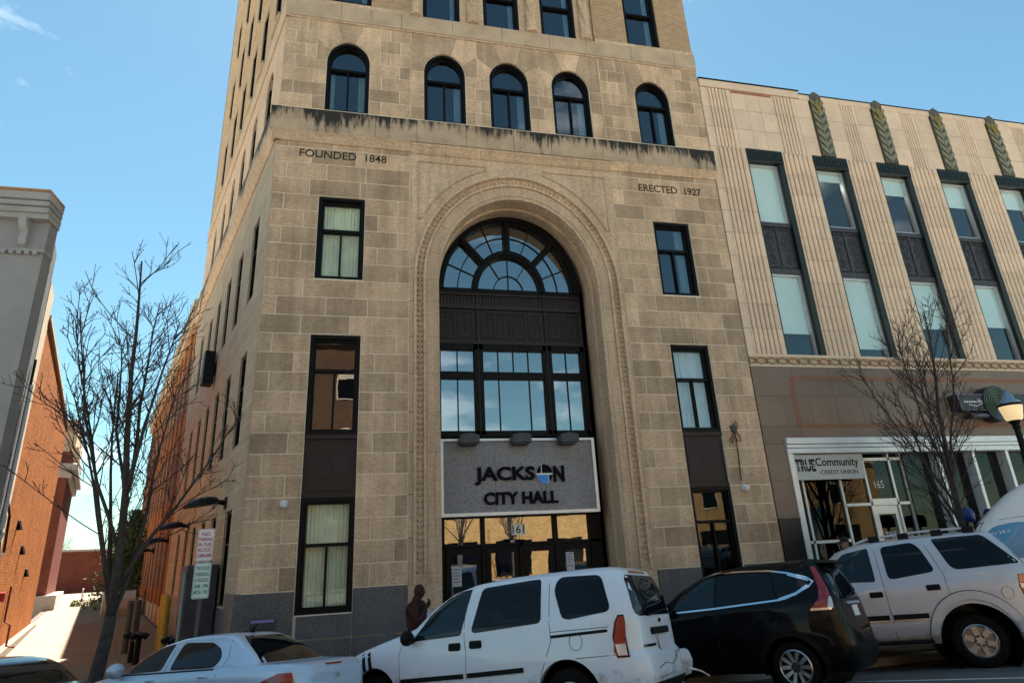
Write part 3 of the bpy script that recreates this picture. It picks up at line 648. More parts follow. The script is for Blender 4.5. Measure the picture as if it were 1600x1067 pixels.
# bronze apron: fluted band and eight relief panels
bm = B(); box(bm, CX-FH-.04, CX+FH+.04, YW+.06, YW+.22, 7.36, 8.80); box(bm, CX-FH, CX+FH, YW-.01, YW+.08, 8.33, 8.42); box(bm, CX-FH, CX+FH, YW-.02, YW+.08, 7.33, 7.40); box(bm, CX-FH, CX+FH, YW+.0, YW+.08, 8.74, 8.80)
m1, m2 = -1.02, .86
for m_ in (m1, m2): tube(bm, [(m_, YW+.03, 4.95), (m_, YW+.03, 8.8)], .035, 8)
apron = ob('bronze_apron', bm, MT['bronze'], HALL)
for x0, x1 in ((CX-FH, m1-.05), (m1+.05, m2-.05), (m2+.05, CX+FH)):
    bm = B(); framed(bm, x0+.04, x1-.04, 8.44, 8.73, YW+.06, .02)
    n = int((x1-x0-.14)/.085)
    for i in range(n): xx = x0+.07+(i+.5)*(x1-x0-.14)/n; tube(bm, [(xx, YW+.055, 8.48), (xx+.02, YW+.045, 8.6), (xx, YW+.055, 8.70)], .018, 5)
    ob('fluted_band', bm, MT['bronze'], apron)
    k_ = 4 if x1-x0 > 1.5 else 2
    for i in range(k_):
        a = x0+.03+(x1-x0-.06)*i/k_; b = x0+.03+(x1-x0-.06)*(i+1)/k_
        bm = B(); framed(bm, a+.03, b-.03, 7.50, 8.26, YW+.06, .03, .03); framed(bm, a+.085, b-.085, 7.555, 8.205, YW+.06, .014, .018); relief(bm, (a+b)/2, 7.90, b-a-.12, .58, YW+.055); ob('relief_panel', bm, MT['bronze'], apron)
# three-part window below
tw = ob('triple_window', B(), MT['frame_black'], HALL); bm = B()
Zb, Zt, Zm = 4.93, 7.34, 6.485
box(bm, CX-FH-.04, CX-FH+.10, YW, YW+.22, Zb, Zt); box(bm, CX+FH-.10, CX+FH+.04, YW, YW+.22, Zb, Zt)
for m_ in (m1, m2): box(bm, m_-.12, m_+.12, YW, YW+.22, Zb, Zt); 
box(bm, CX-FH, CX+FH, YW, YW+.22, Zb-.05, Zb+.1); box(bm, CX-FH, CX+FH, YW, YW+.22, Zt-.16, Zt); box(bm, CX-FH, CX+FH, YW+.02, YW+.2, Zm-.095, Zm+.095)
bm.to_mesh(tw.data); bm.free(); bars = B()
for (x0, x1, tops, lows) in ((CX-FH+.10, m1-.12, [.5], [.5]), (m1+.12, m2-.12, [.25, .5, .75], [.25, .75]), (m2+.12, CX+FH-.10, [.5], [.5])):
    for za, zb, cuts in ((Zm+.095, Zt-.16, tops), (Zb+.1, Zm-.095, lows)):
        e = [0]+cuts+[1]
        for u, v_ in zip(e, e[1:]): b2 = B(); box(b2, x0+(x1-x0)*u+.01, x0+(x1-x0)*v_-.01, ag, ag+.008, za, zb); ob('pane', b2, MT['pane_sky'], tw)
        for u in cuts: b2 = B(); box(b2, x0+(x1-x0)*u-.014, x0+(x1-x0)*u+.014, ag-.03, ag+.02, za, zb); ob('glazing_bar', b2, MT['frame_black'], tw)
bars.free()
bm = B(); box(bm, CX-1.9, CX+1.9, YW+.42, YW+.425, 4.98, 7.28); ob('blind', bm, MT['sky_fill_pale'], tw)  # pale sheet added behind the panes to brighten their cloud reflection
bm = B(); box(bm, -2.5, 2.5, 2.6, 2.65, -.1, 11.6); box(bm, -2.55, -2.5, 1.2, 2.6, -.1, 11.6); box(bm, 2.5, 2.55, 1.2, 2.6, -.1, 11.6); box(bm, -2.5, 2.5, 1.16, 2.6, 11.6, 11.65); box(bm, -2.5, 2.5, 1.16, 2.6, 7.35, 7.4); ob('interior', bm, MT['room_dark'], tw)
# entrance doors
dr = ob('entrance_screen', B(), MT['frame_black'], HALL); bm = B()
zt0, zt1 = 2.33, 2.92
box(bm, CX-FH-.04, CX-FH+.14, YW, YW+.2, -.1, 3.0); box(bm, CX+FH-.26, CX+FH+.04, YW, YW+.2, -.1, 3.0); box(bm, CX-FH, CX+FH, YW, YW+.2, zt1, 3.04); box(bm, CX-FH, CX+FH, YW, YW+.2, zt0-.07, zt0)
for x in (-1.05, .755): box(bm, x-.045, x+.045, YW-.01, YW+.2, -.1, 3.0)
box(bm, -.18, -.10, YW, YW+.2, -.1, zt0)
bm.to_mesh(dr.data); bm.free()
for x0, x1 in ((-1.97, -1.095), (-1.0, -.145), (-.135, .71), (.80, 1.63)):
    b2 = B(); box(b2, x0, x1, ag, ag+.008, zt0, zt1); ob('pane', b2, MT['door_glass'], dr)
for x0, x1 in ((-1.95, -1.10), (-1.0, -.185), (-.095, .71), (.80, 1.62)):
    b2 = B(); g0, g1 = x0+.13, x1-.12
    box(b2, x0+.01, g0, YW+.03, YW+.09, -.08, zt0-.08); box(b2, g1, x1-.01, YW+.03, YW+.09, -.08, zt0-.08); box(b2, g0, g1, YW+.03, YW+.09, 2.11, zt0-.08); box(b2, g0, g1, YW+.03, YW+.09, -.08, .35)
    d_ = ob('door', b2, MT['frame_black'], dr); b2 = B(); box(b2, g0, g1, YW+.055, YW+.063, .35, 2.11); ob('pane', b2, MT['door_glass'], d_)
    b2 = B(); tube(b2, [(g1+.05, YW+.03, .85), (g1+.05, YW-.05, .88), (g1+.05, YW-.05, 1.25), (g1+.05, YW+.03, 1.28)], .014, 6); ob('handle', b2, MT['chrome'], d_)
def notice(label, x0, x1, z0, z1, y):
    b2 = B(); box(b2, x0, x1, y, y+.004, z0, z1); n_ = ob('notice', b2, MT['paper'], None); tag(n_, label, 'notice')
    b2 = B()
    for i in range(5): box(b2, x0+.03, x1-.03-.05*(i % 2), y-.0015, y, z1-.05-i*(z1-z0)/6.2, z1-.035-i*(z1-z0)/6.2)
    ob('print', b2, MT['ink'], n_)
notice('white paper notice on the glass of the entrance door beside the man', -1.80, -1.58, 1.42, 1.83, YW+.045)
notice('white paper notice on the glass of the entrance door farthest from the man', .98, 1.18, 1.63, 2.05, YW+.045)
b2 = B(); box(b2, -.345, -.005, ag-.05, ag-.03, 2.50, 2.76, .004); nm = ob('house_number_plate', b2, MT['paint_white'], None); tag(nm, 'white plate with the number 161 above the entrance doors', 'number plate'); text('lettering', '161', MT['ink'], nm, -.32, -.03, 2.535, 2.725, ag-.052, .001, .012)
# inscriptions
insL = [W_ for W_ in (-5.66, -3.52)]
text('inscription', 'FOUNDED  1848', MT['inscription'], HALL, -5.70, -3.50, 12.02, 12.25, -.004, .006, .006)
text('inscription', 'ERECTED  1927', MT['inscription'], HALL, 3.72, 5.72, 11.86, 12.10, -.004, .006, .006)
# ---------------------------------------------------------------- fifth floor in buff brick
h5 = [(wl[0], wl[1], 17.40, 20.0), (wr[0], wr[1], 17.36, 20.0)]
bm = B(); grid_wall(bm, -H+.02, -PILX, UT, 20.8, h5[:1], .02, .42); grid_wall(bm, PILX, H-.02, UT, 20.8, h5[1:], .02, .42); box(bm, -H+.02, H-.02, .02, .42, 20.8, ZTOP); ob('brick_wall', bm, MT['brick_buff'], HALL)
for a, b, c, d in h5: window(HALL, a, b, c, d, 'pane_dark', 'curtain_blue', .47, part=(.8, 1), mull=False)
for a, b in ((-H, -PILX), (PILX, H)): bm = B(); box(bm, a, b, -.02, .3, UT+.002, UT+.14); ob('brick_base_course', bm, MT['limestone_smooth'], HALL)
w5 = [(-2.52, -1.40), (-.67, .46), (1.17, 2.31)]
bm = B(); grid_wall(bm, -PILX, PILX, UT, 20.8, [(a, b, 17.22, 20.2) for a, b in w5], .10, .42); ob('loggia_wall', bm, MT['limestone_smooth'], HALL)
for a, b in w5: window(HALL, a, b, 17.22, 20.2, 'pane_dark', 'curtain_blue', .53, y=.14, part=(.82, 1), mull=False)
for cx in (-2.72, -1.035, .815, 2.60):
    bm = B(); n, m_ = 24, 60; rings = []
    for i in range(m_+1):
        z = 17.62+i/m_*2.6; rings.append([bm.verts.new((cx+(.135+.028*cos(4*(2*pi*k/n)+z*7))*cos(2*pi*k/n), .02+(.135+.028*cos(4*(2*pi*k/n)+z*7))*sin(2*pi*k/n), z)) for k in range(n)])
    for a, b in zip(rings, rings[1:]):
        for k in range(n): bm.faces.new((a[k], a[(k+1) % n], b[(k+1) % n], b[k]))
    col_ = ob('twisted_column', bm, MT['limestone_smooth'], HALL, smooth=True)
    bm = B(); lathe(bm, [(.2, 17.2), (.2, 17.27), (.17, 17.3), (.185, 17.36), (.155, 17.4), (.165, 17.62)], 20, (cx, .02, 0)); ob('column_base', bm, MT['limestone_smooth'], col_, smooth=False)
# ---------------------------------------------------------------- alley side of the tower
MS = Matrix(((-DW.x, DN.x, 0, -H), (-DW.y, DN.y, 0, 0), (0, 0, 1, 0), (0, 0, 0, 1)))      # local x runs towards the street, local -y faces the alley
SW = [(1.28, 2.12), (3.5, 4.3), (5.45, 6.25), (7.45, 8.25), (9.4, 10.2), (11.7, 12.5)]
sh = []
for a, b in SW: sh += [(-b, -a, Z3B, Z3T), (-b, -a, 4.8, 7.13), (-b, -a, 1.3, 3.34)]
bm = B(); grid_wall(bm, -15.0, 0, -.3, CORB, sh, 0, .4); ob('side_wall', xf(bm, MS), MT['ashlar_side'], HALL)
sh4 = [(-b, -a, S4, T4) for a, b in SW]; bm = B(); grid_wall(bm, -15.0, 0, CORB, UB, sh4, 0, .4)
for a, b in SW:
    r = (b-a)/2; c = -(a+b)/2; prism(bm, [(c-r, SP4)] + [ell(c, SP4, r-.001, (T4-SP4-.01), pi-k*pi/10) for k in range(11)] + [(c+r, SP4), (c+r, T4), (c-r, T4)], .004, .4)
ob('side_attic_wall', xf(bm, MS), MT['limestone_smooth'], HALL)
up = [(-b-.02, -a+.05, z, z+2.5) for a, b in SW for z in (17.8, 21.3, 24.8, 28.3)]
bm = B(); grid_wall(bm, -15.0, -.05, UB, ZTOP, up, .02, .4); ob('side_brick_wall', xf(bm, MS), MT['brick_buff_side'], HALL)
bm = B(); box(bm, -15.1, .12, -.16, .3, CORB+.07, CORT, .006); ob('side_belt', xf(bm, MS), MT['belt_stone'], HALL); bm = B(); box(bm, -15.05, .05, -.05, .3, UB, UT, .01); ob('side_belt', xf(bm, MS), MT['upper_belt_stone'], HALL)
bm = B(); prism(bm, [(-.17, CORB+.07), (-.12, CORB), (-.07, CORB-.09), (-.03, CORB-.16), (.1, CORB-.16), (.1, CORB+.07)], -15.1, .08, lambda a, b, c: (b, a, c)); prism(bm, [(-.16, CORT), (-.02, CORT+.1), (.2, S4), (.2, CORT)], -15.1, .05, lambda a, b, c: (b, a, c)); ob('side_moulding', xf(bm, MS), MT['limestone_smooth'], HALL)
bm = B(); box(bm, -1.0, .03, -.03, .2, -.3, 1.57); box(bm, -15, -1.0, -.025, .2, -.3, 1.25); ob('side_base', xf(bm, MS), MT['granite'], HALL)
def slit(a, b, c, d, arch=False):
    bm = B(); y0 = .05; box(bm, a, a+.07, y0, y0+.1, c, d); box(bm, b-.07, b, y0, y0+.1, c, d); box(bm, a, b, y0, y0+.1, c, c+.08); box(bm, a, b, y0, y0+.1, d-.07, d); box(bm, a, b, y0, y0+.1, c+(d-c)*.62, c+(d-c)*.62+.05)
    w_ = ob('window', xf(bm, MS), MT['frame_black'], HALL); bm = B(); box(bm, a+.05, b-.05, y0+.05, y0+.06, c+.06, d-.06); ob('pane', xf(bm, MS), MT['car_glass'], w_)
for h in sh+sh4: slit(*h)
for h in up:
    slit(*h)
    bm = B(); box(bm, h[0]-.08, h[1]+.08, -.06, .2, h[2]-.12, h[2]); ob('sill', xf(bm, MS), MT['brick_cream'], HALL)
# roof, back and far side close the tower
bm = B(); pf = [(-H, .3), (H, .3), (H, 14.1), (-H+DW.x*15, 14.1)]
v0 = [bm.verts.new((x, y, ZTOP-.3)) for x, y in pf]; bm.faces.new(v0)
for z0, z1 in ((-.3, ZTOP),):
    q = [bm.verts.new(p) for p in ((H-.02, .42, z0), (H-.02, 14.1, z0), (H-.02, 14.1, z1), (H-.02, .42, z1))]; bm.faces.new(q)
    q = [bm.verts.new(p) for p in ((H-.02, 14.1, z0), (-H+DW.x*15, 14.1, z0), (-H+DW.x*15, 14.1, z1), (H-.02, 14.1, z1))]; bm.faces.new(q)
ob('back_walls', bm, MT['brick_buff'], HALL)
# lower wing along the alley
WING = thing('brick_wing_building', 'low orange brick wing behind the stone tower along the sunny alley', 'building')
bm = B(); box(bm, -44, -15.02, .12, 8, -.3, 14.0); ob('wall', xf(bm, MS), MT['brick_wing'], WING)
for i in range(13):
    a = -15.4-i*2.15; bm = B(); box(bm, a-.42, a, 0, .16, -.3, 12.9); ob('pier', xf(bm, MS), MT['brick_wing'], WING)
    if i < 12:
        for z in (1.4, 5.2, 9.0):
            bm = B(); box(bm, a-1.95, a-.65, .06, .13, z, z+2.4); w_ = ob('window', xf(bm, MS), MT['frame_black'], WING); bm = B(); box(bm, a-1.88, a-.72, .045, .07, z+.07, z+2.33); ob('pane', xf(bm, MS), MT['room_dark'], w_)
bm = B(); box(bm, -44.1, -15.02, -.12, .3, 12.9, 13.5); box(bm, -44.1, -15.02, -.25, .3, 13.5, 13.75); box(bm, -44.1, -15.02, -.05, .3, 13.75, 14.2)
for i in range(58): box(bm, -15.5-i*.48-.2, -15.5-i*.48, -.22, -.1, 13.2, 13.5)
ob('roof_cornice', xf(bm, MS), MT['brick_cream'], WING)
bm = B(); box(bm, -44, -15.02, .02, .2, -.3, .75); ob('plinth', xf(bm, MS), MT['brick_cream'], WING)
# ================================================================ city hall sign and small things on the front
YS = .60; sx0, sx1, sz0, sz1 = -2.09, 1.83, 2.95, 4.77
sign = thing('city_hall_sign', 'grey speckled sign board reading JACKSON CITY HALL in a white frame over the doors', 'sign', (CX, YS, sz0))
def under(o, root): o.parent = root; o.matrix_parent_inverse = Matrix.Translation(root.location).inverted() if not root.rotation_euler.z else root.matrix_basis.inverted(); return o
pw = (sx1-sx0-.16)/3
for i in range(3): bm = B(); box(bm, sx0+.08+pw*i+.003, sx0+.08+pw*(i+1)-.003, YS+.01, YS+.28, sz0+.08, sz1-.06); under(ob('sign_panel', bm, MT['sign_granite']), sign)
bm = B(); box(bm, sx0, sx0+.075, YS-.03, YS+.3, sz0, sz1); box(bm, sx1-.075, sx1, YS-.03, YS+.3, sz0, sz1); box(bm, sx0+.076, sx1-.076, YS-.03, YS+.3, sz0, sz0+.075); box(bm, sx0+.076, sx1-.076, YS-.03, YS+.3, sz1-.055, sz1); under(ob('sign_frame', bm, MT['white_metal']), sign)
under(text('lettering', 'JACKS', MT['sign_letter'], None, -1.27, .225, 3.655, 4.085, YS-.02, .025, .032), sign)
under(text('lettering', 'N', MT['sign_letter'], None, .70, .975, 3.69, 4.085, YS-.02, .025, .032), sign)
under(text('lettering', 'CITY HALL', MT['sign_letter'], None, -1.06, .775, 3.19, 3.485, YS-.02, .025, .036), sign)
ec, ez, ea, eb = .465, 3.89, .205, .24                     # round emblem standing in for the O
bm = B(); prism(bm, [ell(ec, ez, ea, eb, 2*pi*k/32) for k in range(32)], YS-.03, YS+.01); under(ob('emblem', bm, MT['paint_white']), sign)
def sector(xa, xb, za, zb, m):
    """part of the disc inside a rectangle"""
    pts = []
    for k in range(64):
        t = 2*pi*k/64; x, z = ec+(ea-.004)*cos(t), ez+(eb-.004)*sin(t); pts.append((min(max(x, xa), xb), min(max(z, za), zb)))
    out = [p for i, p in enumerate(pts) if (abs(p[0]-pts[i-1][0])+abs(p[1]-pts[i-1][1])) > 1e-5]
    b2 = B(); prism(b2, out, YS-.040, YS-.031); under(ob('emblem_quarter', b2, m), sign)
sector(ec-.3, ec-.085, ez+.02, ez+.4, MT['sign_letter']); sector(ec-.06, ec+.3, ez+.02, ez+.4, MT['sign_letter']); sector(ec-.3, ec+.09, ez-.4, ez-.025, MT['sign_blue']); sector(ec+.115, ec+.3, ez-.4, ez-.025, MT['sign_letter'])
for i, x in enumerate((-1.42, -.14, 1.07)):
    lp = thing('sign_lamp', ('shaded grey lamp above the letter J of the city hall sign', 'shaded grey lamp above the middle of the city hall sign', 'shaded grey lamp above the emblem end of the city hall sign')[i], 'lamp', (x, YS, sz1), group='lamps above the city hall sign')
    bm = B(); prism(bm, [(-.23, -.16)]+[(-.23+.46*k/8, .02+.05*sin(pi*k/8)) for k in range(9)]+[(.23, -.16)], -.42, -.02); prism(bm, [(-.19, -.19), (.19, -.19), (.19, -.15), (-.19, -.15)], -.36, -.06); ob('lamp_shade', bm, MT['lamp_grey'], lp)
    bm = B(); box(bm, -.06, .06, -.05, .02, -.1, .02); box(bm, -.16, .16, -.35, -.08, -.2, -.185); ob('bracket', bm, MT['lamp_grey'], lp)
# dome cameras and a cable with a junction box
def dome(label, x, z):
    d = thing('dome_camera', label, 'camera', (x, 0, z), group='dome cameras on the stone front'); bm = B(); lathe(bm, [(.0, -.0), (.085, 0), (.09, -.05), (.075, -.09)], 16, (0, 0, 0), 'Y'); box(bm, -.075, .075, -.16, -.02, -.02, .05, .02); ob('housing', bm, MT['plastic_white'], d, smooth=True, sharp=40)
    bm = B(); bmesh.ops.create_uvsphere(bm, u_segments=14, v_segments=8, radius=.065, matrix=Matrix.Translation((0, -.11, -.035))); ob('lens_dome', bm, MT['plastic_white'], d, smooth=True)
p = atY(444, 787, 0); dome('white dome camera on the stone pier beside the curtained ground floor window', p.x, p.z)
p = atY(1163, 762, 0); dome('white dome camera at the end of a black cable on the stone pier', p.x, p.z)
p = atY(1145, 670, 0); q = atY(1158, 752, 0)
cb = thing('cable_box', 'small dark junction box with looped black cable on the stone pier', 'junction box', (p.x, 0, p.z)); bm = B(); box(bm, -.07, .07, -.07, 0, -.08, .09, .01); ob('box', bm, MT['lamp_grey'], cb)
bm = B(); tube(bm, [(0, -.04, .09), (.1, -.04, .2), (.12, -.04, .05), (.05, -.04, -.05), (.14, -.04, -.2), (.16, -.03, -.32), (.05, -.03, -.3), (-.02, -.03, -.1), (-.16, -.03, -.3), (-.1, -.03, -.38), (-.03, -.03, -.2)], .012, 5); tube(bm, [(.03, -.02, -.08), ((q.x-p.x)*.3+.03, -.02, (q.z-p.z)*.5), (q.x-p.x, -.02, q.z-p.z+.02)], .012, 5); ob('cable', bm, MT['pole_black'], cb)
# lamps and loudspeaker on the alley side
for i, (s_, z) in enumerate(((2.2, 3.55), (9.2, 3.45), (16.2, 3.3), (24, 3.15), (31, 3.1))):
    lp = thing('wall_lamp', 'flat black gooseneck lamp on the alley wall, ' + ('first from the street corner', 'second from the street corner', 'third from the street corner', 'fourth from the street corner', 'fifth from the street corner')[i], 'lamp', MS @ Vector((-s_, 0, z)), group='lamps along the alley wall'); lp.rotation_euler = MS.to_euler()
    bm = B(); tube(bm, [(0, .02, 0), (0, -.25, .04), (0, -.5, .02)], .06, 8); box(bm, -.10, .10, -.04, .03, -.14, .14, .01); ob('arm', bm, MT['pole_black'], lp)
    bm = B(); R0 = []
    for y, w, t, b in ((-.20, .12, .14, -.01), (-.35, .26, .20, -.04), (-.6, .32, .19, -.07), (-.82, .27, .12, -.10), (-.92, .1, .03, -.11)):
        R0.append([bm.verts.new((w*cos(2*pi*k/12), y, (t if sin(2*pi*k/12) > 0 else 0)*sin(2*pi*k/12)+b)) for k in range(12)])
    for a, b in zip(R0, R0[1:]):
        for k in range(12): bm.faces.new((a[k], a[(k+1) % 12], b[(k+1) % 12], b[k]))
    bm.faces.new(R0[0]); bm.faces.new(R0[-1]); ob('lamp_head', bm, MT['pole_black'], lp, smooth=True, sharp=50)
sp = thing('loudspeaker', 'black box loudspeaker fixed to the alley side of the stone tower', 'loudspeaker', MS @ Vector((-7.0, 0, 8.1))); sp.rotation_euler = MS.to_euler()
bm = B(); box(bm, -.26, .26, -.38, -.06, -.45, .65, .03); ob('cabinet', bm, MT['pole_black'], sp); bm = B(); box(bm, -.1, .1, -.12, .02, -.1, .3); ob('bracket', bm, MT['pole_black'], sp)

# ================================================================ terracotta building on the right
TB = thing('terracotta_building', 'cream fluted terracotta building with tall windows, leaf ornaments and a brown granite ground floor', 'building')
X0, X1 = 6.32, 21.3
bays = [7.555, 9.98, 12.43, 14.89, 17.36, 19.82]; BW = 1.30
HD0, HD1, U0, SP0, SP1, L0, L1 = 13.31, 13.78, 11.22, 9.55, 11.18, 6.94, 9.50
hs = [(a, a+BW, L0-.04, HD1) for a in bays]
bm = B(); grid_wall(bm, X0+.01, X1, L0-.04, 15.98, hs, .07, .5); tw_wall = ob('upper_wall', bm, MT['terracotta_joint'], TB)
# tiles
RH = (16.0-L0)/12
def flute_mesh(w, n, m):
    bm = B(); lo, hi = [], []; P = [(0, .0)]; mg = .05
    P = [(0, 0), (mg, 0)]
    fw_ = (w-2*mg)/n
    for i in range(n): a = mg+i*fw_; P += [(a+.02*fw_, .065), (a+.20*fw_, .06), (a+.26*fw_, -.004), (a+.60*fw_, -.014), (a+.94*fw_, -.004)]
    P += [(w-mg, .0), (w, 0)]
    P = [(x, y) for x, y in P]; h = RH-.012
    a = [bm.verts.new((x, y, 0)) for x, y in P]; b = [bm.verts.new((x, y, h)) for x, y in P]
    for i in range(len(P)-1): bm.faces.new((a[i], a[i+1], b[i+1], b[i]))
    c = [bm.verts.new((x, .075, z)) for x, z in ((0, 0), (w, 0), (w, h), (0, h))]
    bm.faces.new(a+[c[1], c[0]]); bm.faces.new(b[::-1]+[c[3], c[2]][::1]); bm.faces.new((a[0], b[0], c[3], c[0])); bm.faces.new((a[-1], c[1], c[2], b[-1]))
    bmesh.ops.recalc_face_normals(bm, faces=bm.faces); me = bpy.data.meshes.new('terracotta_tile'); bm.to_mesh(me); bm.free(); me.materials.append(m); return me
pm = bpy.data.meshes.new('terracotta_tile'); bm = B(); box(bm, 0, 1, 0, 1, 0, 1, .006); bm.to_mesh(pm); bm.free(); pm.materials.append(MT['terracotta'])
FC = {}
def tile(x0, x1, r, n):
    w = round(x1-x0-.010, 3); o = None
    if n:
        if (w, n) not in FC: FC[(w, n)] = flute_mesh(w, n, MT['terracotta'])
        o = link('terracotta_tile', FC[(w, n)], None, tw_wall); o.location = (x0+.005, random.uniform(-.003, .003), L0+r*RH+.006)
    else:
        o = link('terracotta_tile', pm, None, tw_wall); o.location = (x0+.005, random.uniform(-.003, .003), L0+r*RH+.006); o.scale = (w, .05, RH-.012)
for r in range(12):
    hi = L0+(r+.5)*RH > HD1
    e0 = [X0]+[b for a in bays for b in (a, a+BW)]+[X1]
    if not hi:
        tile(X0, X0+.22, r, 0); tile(X0+.22, bays[0], r, 6)
        for i in range(len(bays)-1): tile(bays[i]+BW, bays[i+1], r, 6)
        tile(bays[-1]+BW, X1, r, 1)
    else:
        zt = r
        tile(X0, X0+.22, r, 0); tile(X0+.22, 7.40, r, 6)
        for a, b in ((7.40, 7.93), (7.93, 8.42), (8.42, 8.93)): tile(a, b, r, 0)
        tile(8.93, 9.80, r, 6)
        for i, b in enumerate(bays[1:]):
            c = b+BW/2; prev = 9.80 if i == 0 else bays[i]+BW/2+1.22+.32
            tile(prev, c-.27, r, 0); tile(c+.27, c+.90, r, 0); tile(c+.90, c+1.22+.32, r, 5) if c+1.54 < X1 else None
# coping
bm = B(); box(bm, X0, 10.0, -.035, .5, 16.02, 16.30, .01); ob('parapet', bm, MT['terracotta'], TB); bm = B(); box(bm, X0, 10.03, -.05, .5, 16.30, 16.345); box(bm, 10.03, X1, -.03, .5, 16.205, 16.24); ob('coping', bm, MT['frame_black'], TB)
x = 10.0
while x < X1: bm = B(); box(bm, x+.004, min(x+.8, X1)-.004, -.02, .5, 15.99, 16.20, .006); ob('parapet_tile', bm, MT['terracotta'], TB); x += .8
bm = B(); 
for i in range(14): box(bm, 7.45+i*.105, 7.45+i*.105+.06, -.02, .02, 15.90, 15.98)
box(bm, 7.42, 8.93, -.008, .02, 15.92, 15.96); ob('dentil_strip', bm, MT['frieze_rust'], TB)
# green leaf finials over the bays
for b in bays[1:]:
    c = b+BW/2; bm = B(); prism(bm, [(c-.25, HD1), (c+.25, HD1), (c+.25, 15.6), (c+.21, 15.95), (c+.21, 16.22), (c, 16.36), (c-.21, 16.22), (c-.21, 15.95), (c-.25, 15.6)], -.05, .1); f_ = ob('leaf_finial', bm, MT['leaf_dark'], TB)
    bm = B(); tube(bm, [(c, -.055, HD1+.05), (c, -.07, 16.1)], .022, 6)
    for i in range(7):
        z = HD1+.06+i*.30
        for s_ in (-1, 1):
            P_ = [Vector((c+s_*.015, -.052, z)), Vector((c+s_*.235, -.052, z+.22)), Vector((c+s_*.235, -.052, z+.36)), Vector((c+s_*.015, -.052, z+.17))]; Q_ = [p+Vector((0, -.035 if k_ in (1, 2) else -.012, 0)) for k_, p in enumerate(P_)]; vp = [bm.verts.new(q) for q in P_]; vq = [bm.verts.new(q) for q in Q_]; bm.faces.new(vq)
            for k_ in range(4): bm.faces.new((vp[k_], vp[(k_+1) % 4], vq[(k_+1) % 4], vq[k_]))
    ob('leaf_relief', bm, MT['leaf_tile'], f_)
    bm = B()
    for a in (-.5, -.2, .1, .4): tube(bm, [(c, -.08, 15.45), (c+a*.15, -.10, 15.7), (c+a*.3, -.08, 15.95)], .022, 5)
    ob('gilt_fan', bm, MT['leaf_gold'], f_)
